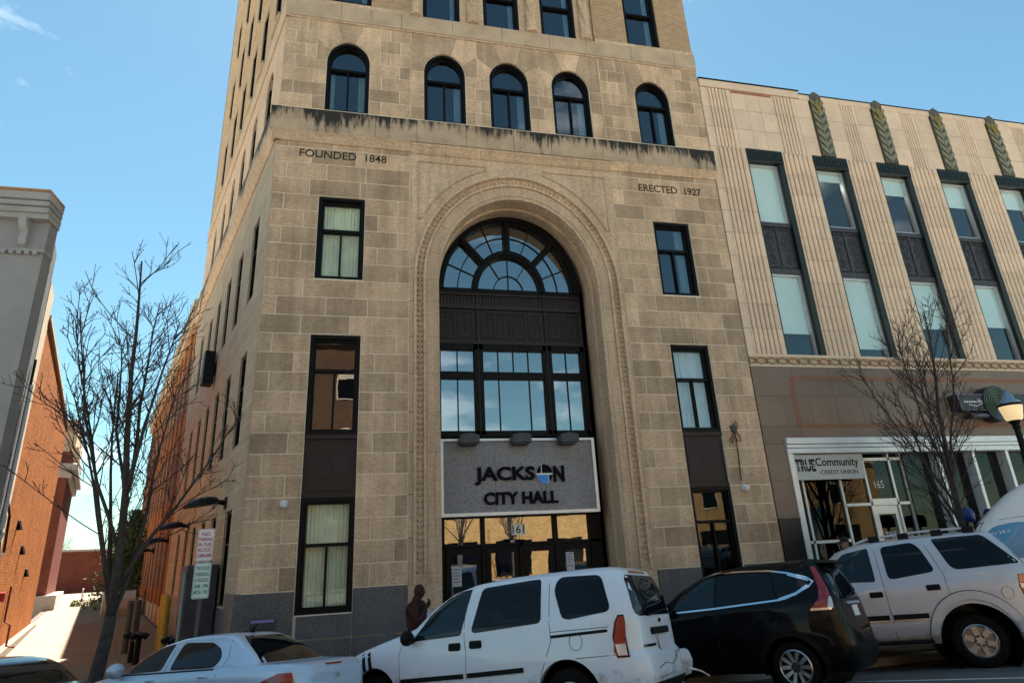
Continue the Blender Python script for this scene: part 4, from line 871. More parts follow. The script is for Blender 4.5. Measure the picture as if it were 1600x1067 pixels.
# bays
for i, a in enumerate(bays):
    b = a+BW
    bm = B(); 
    for j in range(3): box(bm, a+j*BW/3+.004, a+(j+1)*BW/3-.004, -.02, .3, HD0+.02, HD1-.005, .008)
    for j in range(13): box(bm, a+.03+j*.098, a+.09+j*.098, -.04, 0, HD0+.1, HD1-.09)
    ob('green_lintel', bm, MT['tile_green'], TB)
    for s_ in (0, 1):
        xa, xb = (a+.002, a+.05) if s_ == 0 else (b-.17, b-.002)
        bm = B(); box(bm, xa+.004, xb-.004, .03, .34, L0, HD0)
        for j in range(9): z = L0+j*(HD0-L0)/9; box(bm, xa, xb, .02, .34, z+.006, z+(HD0-L0)/9-.006)
        ob('green_jamb', bm, MT['tile_green'], TB)
    xa, xb = a+.05, b-.17
    for (z0, z1, up_) in ((U0, HD0, True), (L0, L1, False)):
        bm = B(); y0 = .14; box(bm, xa, xa+.06, y0, y0+.14, z0, z1); box(bm, xb-.06, xb, y0, y0+.14, z0, z1); box(bm, xa+.06, xb-.06, y0, y0+.14, z0, z0+.05); box(bm, xa+.06, xb-.06, y0, y0+.14, z1-.06, z1)
        w_ = ob('window', bm, MT['alu'], TB); bm = B(); box(bm, xa+.05, xb-.05, y0+.05, y0+.058, z0+.04, z1-.05); ob('pane', bm, MT['pane_mid'], w_)
        bh = {(0, 1): 1., (1, 1): .16, (2, 1): .30, (3, 1): .42, (4, 1): .35, (5, 1): .5, (0, 0): .72, (1, 0): .88, (2, 0): .60, (3, 0): .55, (4, 0): .7, (5, 0): .6}[(i, 1 if up_ else 0)]
        bm = B(); box(bm, xa, xb, y0+.10, y0+.105, z1-(z1-z0)*bh, z1-.04); ob('blind', bm, MT['blind_teal'], w_)
        bm = B(); e = 2.2
        for f in (((xa-.3, e, z0-.2), (xb+.6, e, z0-.2), (xb+.6, e, z1), (xa-.3, e, z1)), ((xa-.3, y0+.3, z0-.2), (xa-.3, e, z0-.2), (xa-.3, e, z1), (xa-.3, y0+.3, z1)), ((xb+.6, y0+.3, z0-.2), (xb+.6, e, z0-.2), (xb+.6, e, z1), (xb+.6, y0+.3, z1)), ((xa-.3, y0+.3, z0-.2), (xb+.6, y0+.3, z0-.2), (xb+.6, e, z0-.2), (xa-.3, e, z0-.2))): bm.faces.new([bm.verts.new(q) for q in f])
        ob('interior', bm, MT['room_dark'], w_)
        bm = B(); box(bm, xa-.3, xb+.6, y0+.3, e, z1, z1+.02); ob('ceiling', bm, MT['ceiling_pale'], w_)
        if up_ and 0 < i < 5:
            lt = mat('tube_light', (.9, .9, .8), .5, em=((1, .95, .75), 2.2)) if 'tube_light' not in MT else MT['tube_light']
            bm = B(); obox(bm, ((xa+xb)/2+.1, 1.3, z1-.12), Vector((.35, .94, 0)), Vector((.94, -.35, 0)), Vector((0, 0, 1)), .7, .05, .02); ob('tube_light', bm, lt, w_)
    bm = B(); box(bm, xa, xb, .16, .34, SP0, SP1); box(bm, xa, xb, .10, .2, SP0-.05, SP0+.12); box(bm, xa, xb, .10, .2, SP1-.10, SP1+.04); s2 = ob('lead_panel', bm, MT['panel_lead'], TB)
    xm = (xa+xb)/2; bm = B(); box(bm, xm-.025, xm+.025, .125, .17, SP0+.12, SP1-.1)
    for x_ in (xa+.03, xb-.06): box(bm, x_, x_+.03, .13, .17, SP0+.12, SP1-.1)
    for xc in ((xa+xm)/2, (xm+xb)/2): relief(bm, xc, (SP0+SP1)/2, .46, 1.25, .155)
    for j in range(10): box(bm, xa+.05+j*.098, xa+.10+j*.098, .12, .17, SP1-.2, SP1-.15); box(bm, xa+.05+j*.098, xa+.10+j*.098, .12, .17, SP0+.15, SP0+.2)
    ob('panel_relief', bm, MT['panel_lead'], s2)
# polychrome frieze
x = X0+.03; fm = {}
bm = B(); box(bm, X0, X1, -.03, .4, 6.86, 6.935); box(bm, X0, X1, -.015, .4, 6.585, 6.63); ob('frieze_ledge', bm, MT['terracotta'], TB)
bm = B(); T_ = .335; box(bm, .004, T_-.004, 0, .1, 0, .225, .004, 0)
for s_ in (-1, 1):
    strip_pts = [(.02, .02 if s_ > 0 else .205), (T_-.02, .205 if s_ > 0 else .02)]
    old = set(bm.faces); strip(bm, strip_pts, .030, -.014, .01)
    for f in set(bm.faces)-old: f.material_index = 1
old = set(bm.faces)
for a in (-.6, 0, .6): strip(bm, [(T_/2, .03), (T_/2+a*.07, .095)], .014, -.010, .005); strip(bm, [(T_/2, .195), (T_/2+a*.07, .13)], .014, -.010, .005)
for f in set(bm.faces)-old: f.material_index = 2
bmesh.ops.recalc_face_normals(bm, faces=bm.faces); fme = bpy.data.meshes.new('frieze_tile'); bm.to_mesh(fme); bm.free()
for m_ in ('frieze_cream', 'frieze_rust', 'frieze_green'): fme.materials.append(MT[m_])
while x < X1-.3: o = link('frieze_tile', fme, None, TB); o.location = (x, -.01, 6.632); x += T_
# brown granite with an inlaid zigzag border
gm = bpy.data.meshes.new('granite_slab'); bm = B(); box(bm, 0, 1, 0, 1, 0, 1, .002); bm.to_mesh(gm); bm.free(); gm.materials.append(MT['brown_granite'])
bm = B(); box(bm, X0, X1, .02, .35, 4.45, 6.585); box(bm, X0, 6.94, .02, .35, -.2, 4.5); gw = ob('ground_floor_wall', bm, MT['terracotta_joint'], TB)
for r, (z0, z1) in enumerate(((5.75, 6.583), (4.92, 5.75), (4.45, 4.92))):
    x = X0
    while x < X1: w = min(1.22 if r != 1 else .82, X1-x); o = link('granite_slab', gm, None, gw); o.location = (x+.003, -.002, z0+.003); o.scale = (w-.006, .06, z1-z0-.006); x += w
for z0, z1 in ((2.58, 3.5), (3.5, 4.45)): o = link('granite_slab', gm, None, gw); o.location = (X0+.003, -.002, z0+.003); o.scale = (.60, .06, z1-z0-.006)
bm = B(); box(bm, X0+.003, 6.93, -.02, .05, -.2, 2.57); ob('black_base', bm, MT['black_granite'], TB)
bx0, bx1, bz0, bz1 = 7.50, 20.6, 4.93, 6.27
bm = B()
def zig(p, q, w):
    p, q = Vector((p[0], 0, p[1])), Vector((q[0], 0, q[1])); d = q-p; n = int(d.length/.085); d.normalize(); nn = Vector((-d.z, 0, d.x)); pr_ = None
    for i in range(n+1):
        c = p+d*(i*.085)+nn*(w*(.5 if i % 2 else -.5)); c.y = -.004
        if pr_ is not None:
            e = (c-pr_); l = e.length; e.normalize(); obox(bm, (c+pr_)/2, e, Vector((0, 1, 0)), Vector((-e.z, 0, e.x)), l/2, .006, .012)
        pr_ = c
    for s_ in (-.75, .75): m_ = (p+q)/2+nn*(w*s_); obox(bm, (m_.x, -.004, m_.z), d, Vector((0, 1, 0)), nn, (q-p).length/2, .006, .007)
zig((bx0, bz1), (bx1, bz1), .07); zig((bx0, bz0), (bx1, bz0), .07); zig((bx0, bz0), (bx0, bz1), .07); ob('inlaid_border', bm, MT['frieze_rust'], TB)
# storefront
bm = B()
for y, z0, z1 in ((-.10, 4.44, 4.60), (-.07, 4.34, 4.43), (-.05, 4.20, 4.33)): box(bm, 6.93, X1, y, .3, z0, z1, .006)
ob('storefront_cornice', bm, MT['white_metal'], TB)
bm = B(); box(bm, 6.94, 7.015, -.03, .35, -.1, 4.2); box(bm, 7.03, 7.12, .0, .35, -.1, 4.2); ob('storefront_post', bm, MT['white_metal'], TB)
YG = .38
sf = ob('storefront_frame', B(), MT['alu'], TB); bm = B()
xsf = [7.12, 7.50, 8.66, 9.50, 10.36, 10.78]
for x in xsf: box(bm, x-.032, x+.032, YG-.05, YG+.08, -.1, 4.2)
box(bm, 7.12, 8.66, YG-.05, YG+.08, 1.94, 2.01); box(bm, 8.66, 9.50, YG-.05, YG+.08, 2.83, 2.90); box(bm, 10.36, 10.78, YG-.05, YG+.08, 2.83, 2.90); box(bm, 7.12, 10.8, YG-.05, YG+.08, 4.02, 4.10); box(bm, 9.50, 10.36, YG-.05, YG+.08, 2.83, 3.0)
bm.to_mesh(sf.data); bm.free()
for x0, x1 in zip(xsf, xsf[1:]):
    zz = ((-.1, 1.94), (2.01, 4.02)) if x1 < 8.7 else ((-.1, 2.83), (2.9, 4.02))
    for z0, z1 in zz:
        if abs(x0-9.5) < .01 and z0 < 0: continue
        b2 = B(); box(b2, x0+.02, x1-.02, YG, YG+.008, z0, z1); ob('pane', b2, MT['store_glass'], sf)
b2 = B(); box(b2, 9.54, 9.66, YG-.02, YG+.05, -.08, 2.82); box(b2, 10.20, 10.32, YG-.02, YG+.05, -.08, 2.82); box(b2, 9.66, 10.2, YG-.02, YG+.05, 2.60, 2.82); box(b2, 9.66, 10.2, YG-.02, YG+.05, -.08, .2); d_ = ob('door', b2, MT['alu'], sf)
b2 = B(); box(b2, 9.66, 10.2, YG, YG+.008, .2, 2.6); ob('pane', b2, MT['store_glass'], d_); text('lettering', 'TRUE', MT['paint_white'], d_, 9.76, 10.1, 1.98, 2.14, YG-.003, .001, 0)
text('lettering', '165', MT['paint_white'], sf, 9.76, 10.06, 3.28, 3.48, YG-.003, .001, 0)
bm = B(); 
for x in (11.74, 12.95, 14.15, 15.4, 16.7, 18.0, 19.3, 20.6): box(bm, x-.05, x+.05, -.0, .4, -.1, 4.2)
ob('storefront_post', bm, MT['white_metal'], TB)
for x0, x1 in ((10.8, 11.7), (11.8, 12.9), (13.0, 14.1), (14.2, 15.35), (15.45, 16.65), (16.75, 17.95), (18.05, 19.25), (19.35, 20.55)): b2 = B(); box(b2, x0, x1, YG-.1, YG-.09, .35, 4.2); ob('shop_pane', b2, MT['store_glass'], TB)
bm = B(); box(bm, 10.8, X1, .1, .35, -.2, .35); ob('stall_riser', bm, MT['black_granite'], TB)
bm = B(); box(bm, 7.0, X1, 3.4, 3.45, -.1, 4.4); box(bm, 7.0, X1, .5, 3.4, 4.25, 4.3); box(bm, 6.95, 7.0, .5, 3.4, -.1, 4.4); ob('shop_interior', bm, MT['room_dark'], TB)
bm = B(); box(bm, 10.95, 11.65, 1.1, 1.9, -.1, 1.95); ob('shop_counter', bm, MT['paint_white'], TB)
bm = B(); box(bm, X0, X1, .5, 25, 15.9, 15.95); box(bm, X1-.05, X1, .4, 25, -.3, 16.0); ob('roof', bm, MT['ground'], TB)
ss = thing('shop_sign', 'pale sign board reading TRUE Community Credit Union under the white shop cornice', 'sign', (8.2, .1, 3.5)); bm = B(); box(bm, 7.13, 9.27, .08, .16, 3.52, 4.18, .005); under(ob('board', bm, MT['store_sign_bg']), ss)
under(text('lettering', 'TRUE', MT['ink'], None, 7.17, 7.78, 3.73, 4.06, .078, .003, .045), ss); under(text('lettering', 'Community', MT['ink'], None, 7.80, 9.14, 3.80, 4.09, .078, .003, .018), ss); under(text('lettering', '-CREDIT UNION', MT['ink'], None, 7.86, 9.06, 3.655, 3.765, .078, .003, .006), ss)
bm = B(); box(bm, 7.165, 7.76, .072, .079, 3.885, 3.905); under(ob('stripe', bm, MT['store_sign_bg']), ss)
# dark projecting sign with ring emblem
ns = thing('ring_sign', 'dark illuminated shop sign with concentric green and violet rings', 'sign', (14.2, 0, 5.3))
def sg(name, bm, m): return under(ob(name, bm, MT[m]), ns)
bm = B(); prism(bm, round_poly([(13.05, 5.36), (13.0, 5.86), (16.6, 5.86), (16.6, 5.36)], .06), -.32, .0); prism(bm, round_poly([(13.45, 5.18), (13.35, 5.30), (16.5, 5.30), (16.5, 5.18)], .03), -.30, .0); prism(bm, [ell(14.38, 5.58, .50, .52, 2*pi*k/32) for k in range(32)], -.36, .0); sg('board', bm, 'board_dark')
def ringt(bm, a, r, t0=0, t1=2*pi, n=28): tube(bm, [(14.38+a*cos(t0+(t1-t0)*k/n), -.375, 5.58+a*1.04*sin(t0+(t1-t0)*k/n)) for k in range(n+1)], r, 5)
bm = B(); [ringt(bm, a, .012, radians(60), radians(240)) for a in (.1, .18, .26, .34, .42)]; sg('ring', bm, 'neon_green'); bm = B(); [ringt(bm, a, .012, radians(-120), radians(60)) for a in (.1, .18, .26, .34, .42)]; tube(bm, [(13.02, -.335, 5.84), (13.07, -.335, 5.38), (14.0, -.335, 5.38)], .010, 5); tube(bm, [(13.02, -.335, 5.84), (14.1, -.335, 5.84)], .010, 5); tube(bm, [(13.45, -.315, 5.24), (16.4, -.315, 5.24)], .010, 5); sg('ring', bm, 'neon_violet')
bm = B(); tube(bm, [(13.35, -.33, 5.54), (13.6, -.33, 5.50), (13.82, -.33, 5.56), (13.84, -.33, 5.64), (13.7, -.33, 5.70)], .012, 5); sg('swoosh', bm, 'paint_white')
bm = B(); [box(bm, 13.22+i*.085, 13.22+i*.085+.055, -.325, -.318, 5.60, 5.65) for i in range(7)]; sg('lettering', bm, 'plastic_white')

ns.location.x -= .43; ns.location.z -= .08
# ================================================================ left building along the alley
LB = thing('grey_painted_building', 'grey painted building with a bracketed cornice and an orange brick alley wall', 'building')
def AL(bm):                                               # local (s, c, z): s along the alley, c across
    for v in bm.verts: v.co = alley(v.co.x, v.co.y, v.co.z)
    return bm
bm = B(); box(bm, 1.25, 3.35, -.4, 0, -.3, 10.35); ob('painted_wall', AL(bm), MT['brick_painted'], LB)
bm = B(); box(bm, 3.35, 4.5, -.4, .012, -.3, 9.6); ob('cream_wall', AL(bm), MT['brick_cream'], LB)
bm = B(); box(bm, 4.5, 20.5, -.4, 0, -.3, 8.9); box(bm, 20.1, 20.5, -12, -.4, -.3, 8.9); brw = ob('brick_wall', AL(bm), MT['brick_orange'], LB)
bm = B(); box(bm, 4.5, 20.6, -.45, .06, 8.9, 9.02); ob('coping', AL(bm), MT['brick_cream'], LB)
xc = -11.39; fy = .92
bm = B(); box(bm, xc-12, xc, fy, fy+.4, -.9, 10.35); ob('front_wall', bm, MT['painted_grey'], LB)
bm = B(); 
for y, z0, z1 in ((-.06, 8.92, 9.0), (-.28, 9.72, 9.86), (-.36, 9.86, 10.0), (-.44, 10.02, 10.14), (-.5, 10.16, 10.36)): box(bm, xc-12, xc+.02-y*.06, fy+y*.7, fy+.4, z0, z1, .01)
for i in range(40): box(bm, xc-.1-i*.16-.09, xc-.1-i*.16, fy-.09, fy+.02, 8.84, 8.92)
ob('cornice', bm, MT['cornice_grey'], LB)
for i in range(5):
    x = xc-.45-i*1.3; bm = B(); prism(bm, [(0, 9.05), (-.1, 9.08), (-.12, 9.25), (-.09, 9.4), (-.2, 9.5), (-.26, 9.62), (-.26, 9.72), (0, 9.72)], x-.08, x+.08, lambda a, b, c: (b, a+fy, c)); ob('bracket', bm, MT['cornice_grey'], LB)
bm = B(); box(bm, xc-12, xc+.05, fy-.37, fy+.4, 10.36, 10.42); ob('roof_edge', bm, MT['roof_rust'], LB)
bm = B(); q = [bm.verts.new(p) for p in (alley(1.6, -.2, 9.5), alley(6, -12, 9.5), alley(8, -12, 9.5), alley(4.5, -.2, 9.5))]; bm.faces.new(q); q = [bm.verts.new(p) for p in (alley(4.5, -.2, 8.7), alley(4.5, -12, 8.7), alley(20.3, -12, 8.7), alley(20.3, -.2, 8.7))]; bm.faces.new(q); ob('roof', bm, MT['ground'], LB)
for o in LB.children:
    if o.name.split('.')[0] in ('cornice', 'bracket', 'roof_edge', 'front_wall'): o.location.z += .42
bm = B(); box(bm, .2, 20.4, -.05, .45, -.3, .02); box(bm, 6, 20.4, .0, .22, .02, .24); ob('base_step', AL(bm), MT['concrete'], LB)
dp = thing('downspout', 'white downspout with black cable running down the grey painted side wall', 'downspout', alley(3.1, .05, 0)); bm = B(); tube(bm, [alley(2.9, .10, 6.6), alley(2.9, .10, 3.2), alley(2.9, .14, 3.1), alley(2.9, .1, 2.9)], .04, 8); under(ob('pipe', bm, MT['plastic_white']), dp)
bm = B(); tube(bm, [alley(3.05, .06, 7.3), alley(3.07, .06, 3.4), alley(3.5, .09, 2.6), alley(4.3, .10, 2.7), alley(4.4, .05, 3.6), alley(3.4, .05, 3.9)], .03, 6); under(ob('cable', bm, MT['pole_black']), dp)
al = thing('alarm_box', 'small red alarm box on the orange brick alley wall', 'alarm', alley(6.3, 0, 1.65)); bm = B(); box(bm, -.1, .1, -.1, .1, -.12, .12, .01); under(ob('housing', bm, MT['sign_red']), al); al.children[0].location = al.location; 
for i, (s_, z) in enumerate(((7.2, 3.55), (9.6, 2.95), (12.6, 2.3))):
    b_ = thing('wedge_light', ('small dark wedge light on the orange brick wall, nearest the cream strip', 'small dark wedge light on the orange brick wall, middle of three', 'small dark wedge light on the orange brick wall, farthest up the alley')[i], 'light', alley(s_, 0, z), group='wedge lights on the brick wall'); bm = B(); prism(bm, [(-.02, -.14), (.14, -.14), (.05, .12), (-.02, .14)], -.06, .06); ob('bracket', bm, MT['pole_black'], b_)
dp2 = thing('conduit', 'dark conduit pipe with an angled foot on the orange brick alley wall', 'pipe', alley(8.4, .03, 0)); bm = B(); tube(bm, [alley(8.4, .05, 1.9), alley(8.4, .05, .95), alley(8.4, .2, .85), alley(8.4, .2, .3), alley(8.4, .4, .25)], .03, 6); under(ob('pipe', bm, MT['brick_red']), dp2)
# ---------------------------------------------------------------- far end of the alley
FE = thing('end_wall_building', 'long low dark red brick building closing the far end of the alley', 'building', alley(66, 0))
bm = B(); box(bm, 66, 72, -12, 22, -.3, 4.6); under(ob('wall', AL(bm), MT['brick_red']), FE); bm = B(); box(bm, 65.9, 72, -12, 22, 4.6, 4.8); under(ob('coping', AL(bm), MT['concrete_grey']), FE); bm = B(); box(bm, 67, 69, 3.0, 5.5, 4.8, 6.2, .05); box(bm, 67.2, 68.8, 3.4, 5.1, 6.2, 6.5); under(ob('roof_unit', AL(bm), MT['lamp_grey']), FE)
RB = thing('red_brick_house', 'dark red brick building with a pale cornice behind the orange wall', 'building', alley(36, -3))
bm = B(); box(bm, 34, 46, -9, -.25, -.3, 9.9); under(ob('wall', AL(bm), MT['brick_red']), RB); bm = B(); box(bm, 33.6, 46, -9, .25, 8.7, 9.1, .05); box(bm, 33.8, 46, -9, .0, 8.2, 8.7, .05); under(ob('cornice', AL(bm), MT['cornice_grey']), RB); bm = B(); box(bm, 33.9, 46, -9, .1, 9.9, 10.2); box(bm, 33.9, 46, -9, -.1, 10.2, 12.0); under(ob('attic', AL(bm), MT['brick_cream']), RB)
bm = B(); box(bm, 33.5, 46, -1.5, .3, -.3, 1.1); under(ob('plinth', AL(bm), MT['concrete_grey']), RB)
RF = thing('red_stair_tower', 'dark red brick tower rising behind the alley wing', 'building', alley(50, 9)); bm = B(); box(bm, 47, 62, 5.6, 14, -.3, 15.0); box(bm, 47, 54, 5.6, 14, 15, 17.5); under(ob('wall', AL(bm), MT['brick_red']), RF); bm = B(); box(bm, 46.9, 54.1, 5.5, 14, 17.5, 17.8); under(ob('coping', AL(bm), MT['concrete_grey']), RF)
PL = thing('concrete_planter', 'chamfered grey concrete planter beside the bollards in the alley', 'planter', alley(24, 3.3, alley_z(24))); PL.rotation_euler.z = ra; bm = B(); prism(bm, [(-1.0, 0), (1.0, 0), (1.15, .35), (1.15, .8), (.8, 1.15), (-.8, 1.15), (-1.15, .8), (-1.15, .35)], -.7, .7); ob('bowl', bm, MT['concrete_grey'], PL); bm = B(); box(bm, -.75, .75, -.55, .55, 1.15, 1.17); ob('soil', bm, MT['bark'], PL)
RL = thing('ramp_railing', 'pale metal pipe railing beside the red brick building up the alley', 'railing', alley(38, 1.3, 0)); bm = B(); zz = alley_z(38)
for s_ in (36.5, 38, 39.5): tube(bm, [alley(s_, 1.6, zz-.1), alley(s_, 1.6, zz+1.0)], .035, 6)
tube(bm, [alley(36.5, 1.6, zz+1.0), alley(39.5, 1.6, zz+1.0)], .035, 6); tube(bm, [alley(36.5, 1.6, zz+.5), alley(39.5, 1.6, zz+.5)], .03, 6); under(ob('rail', bm, MT['plastic_white']), RL)
bm = B()
for i in range(500):
    c = alley(random.uniform(35, 46), random.uniform(1.0, 2.4), alley_z(38)); h = random.uniform(.08, .25); a = random.uniform(0, 6.28); w = Vector((cos(a), sin(a), 0))*.03; bm.faces.new([bm.verts.new(q) for q in (c-w, c+w, c+Vector((random.uniform(-.06, .06), random.uniform(-.06, .06), h)))])
tag(ob('grass_strip', bm, MT['grass'], None), 'narrow strip of green grass beside the red brick building', 'grass', kind='stuff')
# ================================================================ vehicles, parked nose-in at an angle
class Car:
    """local x forward from the rear bumper, y=0 the left side, y=-W the right side, z up from the road"""
    def __init__(s, name, label, pos, deg, W, slices, paint_, n=7., group='vehicles parked at an angle along the kerb', cat='car'):
        a = radians(deg); g = Vector((-cos(a), sin(a), -.1*sin(a))).normalized(); up = Vector((0, .1, 1)).normalized(); lf = up.cross(g)
        s.root = thing(name, label, cat, group=group)
        s.root.matrix_world = Matrix(((g.x, lf.x, up.x, pos[0]), (g.y, lf.y, up.y, pos[1]), (g.z, lf.z, up.z, road_z(pos[1])), (0, 0, 0, 1)))
        s.W, s.sl, s.n, s.paint = W, slices, n, paint_; s.arches = []
    def at(s, z):
        L_ = s.sl
        if z <= L_[0][0]: return L_[0][1:]
        for p, q in zip(L_, L_[1:]):
            if p[0] <= z <= q[0]:
                t = (z-p[0])/(q[0]-p[0]); return tuple(a+(b-a)*t for a, b in zip(p[1:], q[1:]))
        return L_[-1][1:]
    def pt(s, t, z, off=0.):
        xr, xf_, ins = s.at(z); a, b = (xf_-xr)/2+off, s.W/2-ins+off; e = 2/s.n; c, d = cos(t), sin(t)
        return Vector(((xr+xf_)/2+a*math.copysign(abs(c)**e, c), -s.W/2+b*math.copysign(abs(d)**e, d), z))
    def side(s, x, z, off=.004, right=False):
        xr, xf_, ins = s.at(z); a, b = (xf_-xr)/2, s.W/2-ins; t = min(.995, abs((x-(xr+xf_)/2)/a)); y = b*(1-t**s.n)**(1/s.n)+off
        return Vector((x, -s.W/2+(-y if right else y), z))
    def rear(s, ly, z, off=.004, front=False):
        xr, xf_, ins = s.at(z); a, b = (xf_-xr)/2, s.W/2-ins; t = min(.995, abs((ly-s.W/2)/b)); x = a*(1-t**s.n)**(1/s.n)+off
        return Vector(((xr+xf_)/2+(x if front else -x), -ly, z))
    def body(s, N=88):
        bm = B(); rings = []; zs = [q[0] for q in s.sl]; zz = []
        for p, q in zip(zs, zs[1:]): zz += [p+(q-p)*k/3 for k in range(3)]
        zz.append(zs[-1])
        for z in zz: rings.append([bm.verts.new(s.pt(2*pi*k/N+.001, z)) for k in range(N)])
        for a, b in zip(rings, rings[1:]):
            for k in range(N): bm.faces.new((a[k], a[(k+1) % N], b[(k+1) % N], b[k]))
        bm.faces.new(rings[0][::-1]); bm.faces.new(rings[-1])
        o = ob('body', bm, MT[s.paint], s.root, smooth=True)
        if s.arches:
            cb_ = B()
            for x, z, r in s.arches: lathe(cb_, [(r, -s.W-.6), (r, .6)], 40, (x, 0, z), 'Y')
            bmesh.ops.recalc_face_normals(cb_, faces=cb_.faces); me = bpy.data.meshes.new('c'); cb_.to_mesh(me); cb_.free(); co = bpy.data.objects.new('c', me); COL.objects.link(co); co.matrix_world = s.root.matrix_world.copy()
            co.parent = s.root; co.matrix_world = s.root.matrix_world.copy()
            md = o.modifiers.new('b', 'BOOLEAN'); md.object = co; md.operation = 'DIFFERENCE'; md.solver = 'EXACT'; bpy.context.view_layer.update()
            nm = bpy.data.meshes.new_from_object(o.evaluated_get(DG())); o.modifiers.clear(); old = o.data; o.data = nm; bpy.data.meshes.remove(old); bpy.data.objects.remove(co); bpy.data.meshes.remove(me)
            if not o.data.materials: o.data.materials.append(MT[s.paint])
            for x, z, r in s.arches:
                w = B(); lathe(w, [(r-.012, -s.W+.06), (r-.012, -.06)], 32, (x, 0, z), 'Y')
                w.faces.ensure_lookup_table(); bmesh.ops.delete(w, geom=[f for f in w.faces if len(f.verts) > 4], context='FACES'); box(w, x-r*.98, x+r*.98, -s.W/2-.1, -s.W/2+.1, z-.05, z+r*.7); ob('wheel_well', w, MT['trim_black'], s.root)
        o.data.set_sharp_from_angle(angle=radians(32)); s.b = o; return o
    def fill(s, name, pts, m, off=.005, th=.02, r=.05, right=False, parent=None, both=False):
        """side patch with a convex outline of (x,z), laid on the curved body side"""
        P = round_poly(pts, r, 4) if r else pts; z0, z1 = min(p[1] for p in P)+1e-4, max(p[1] for p in P)-1e-4; rows = []
        for z in sorted({z0+(z1-z0)*k/10 for k in range(11)} | {min(max(p[1], z0), z1) for p in P}):
            xs = []
            for (xa, za), (xb, zb) in zip(P, P[1:]+P[:1]):
                if (za-z)*(zb-z) <= 0 and abs(za-zb) > 1e-9: xs.append(xa+(xb-xa)*(z-za)/(zb-za))
            if len(xs) > 1 and (not rows or z-rows[-1][0] > .004): rows.append((z, min(xs), max(xs)))
        for md_ in (('side', 'right') if both else ('right' if right else 'side',)): o = s.rows(name, rows, m, md_, off, th, 10, parent)
        return o
    def rows(s, name, rows, m, mode='rear', off=.006, th=.02, nc=10, parent=None):
        """patch that follows the surface: rows of (z, a, b); a,b are ly (rear/front), x (side) or angle (corner)"""
        f = {'rear': lambda u, z, o_: s.rear(u, z, o_), 'front': lambda u, z, o_: s.rear(u, z, o_, True), 'side': lambda u, z, o_: s.side(u, z, o_), 'right': lambda u, z, o_: s.side(u, z, o_, True), 'corner': lambda u, z, o_: s.pt(u, z, o_)}[mode]
        bm = B(); A_ = [[bm.verts.new(f(a+(b-a)*k/nc, z, off)) for k in range(nc+1)] for z, a, b in rows]; C_ = [[bm.verts.new(f(a+(b-a)*k/nc, z, off-th)) for k in range(nc+1)] for z, a, b in rows]
        R_ = len(rows)
        for i in range(R_-1):
            for k in range(nc): bm.faces.new((A_[i][k], A_[i][k+1], A_[i+1][k+1], A_[i+1][k])); bm.faces.new((C_[i][k], C_[i+1][k], C_[i+1][k+1], C_[i][k+1]))
            bm.faces.new((A_[i][0], A_[i+1][0], C_[i+1][0], C_[i][0])); bm.faces.new((A_[i][nc], C_[i][nc], C_[i+1][nc], A_[i+1][nc]))
        for k in range(nc): bm.faces.new((A_[0][k], C_[0][k], C_[0][k+1], A_[0][k+1])); bm.faces.new((A_[-1][k], A_[-1][k+1], C_[-1][k+1], C_[-1][k]))
        o = ob(name, bm, MT[m], parent or s.root, smooth=True); o.data.set_sharp_from_angle(angle=radians(40)); return o
    def lines(s, name, polys, m='seam', w=.008, off=.0015, parent=None, prof=.004):
        bm = B()
        for P in polys:
            fine = []
            for (x0, z0), (x1, z1) in zip(P, P[1:]):
                n = max(2, int(math.hypot(x1-x0, z1-z0)/.12)); fine += [(x0+(x1-x0)*k/n, z0+(z1-z0)*k/n) for k in range(n)]
            fine.append(P[-1]); pr_ = None
            for i, (x, z) in enumerate(fine):
                u = fine[min(i+1, len(fine)-1)]; v = fine[max(i-1, 0)]; d = Vector((u[0]-v[0], u[1]-v[1])); d.normalize(); n_ = Vector((-d.y, d.x))*w/2
                cur = [bm.verts.new(s.side(x+n_.x, z+n_.y, off)), bm.verts.new(s.side(x-n_.x, z-n_.y, off))]
                if pr_: bm.faces.new((pr_[0], pr_[1], cur[1], cur[0]))
                pr_ = cur
        return ob(name, bm, MT[m], parent or s.root)
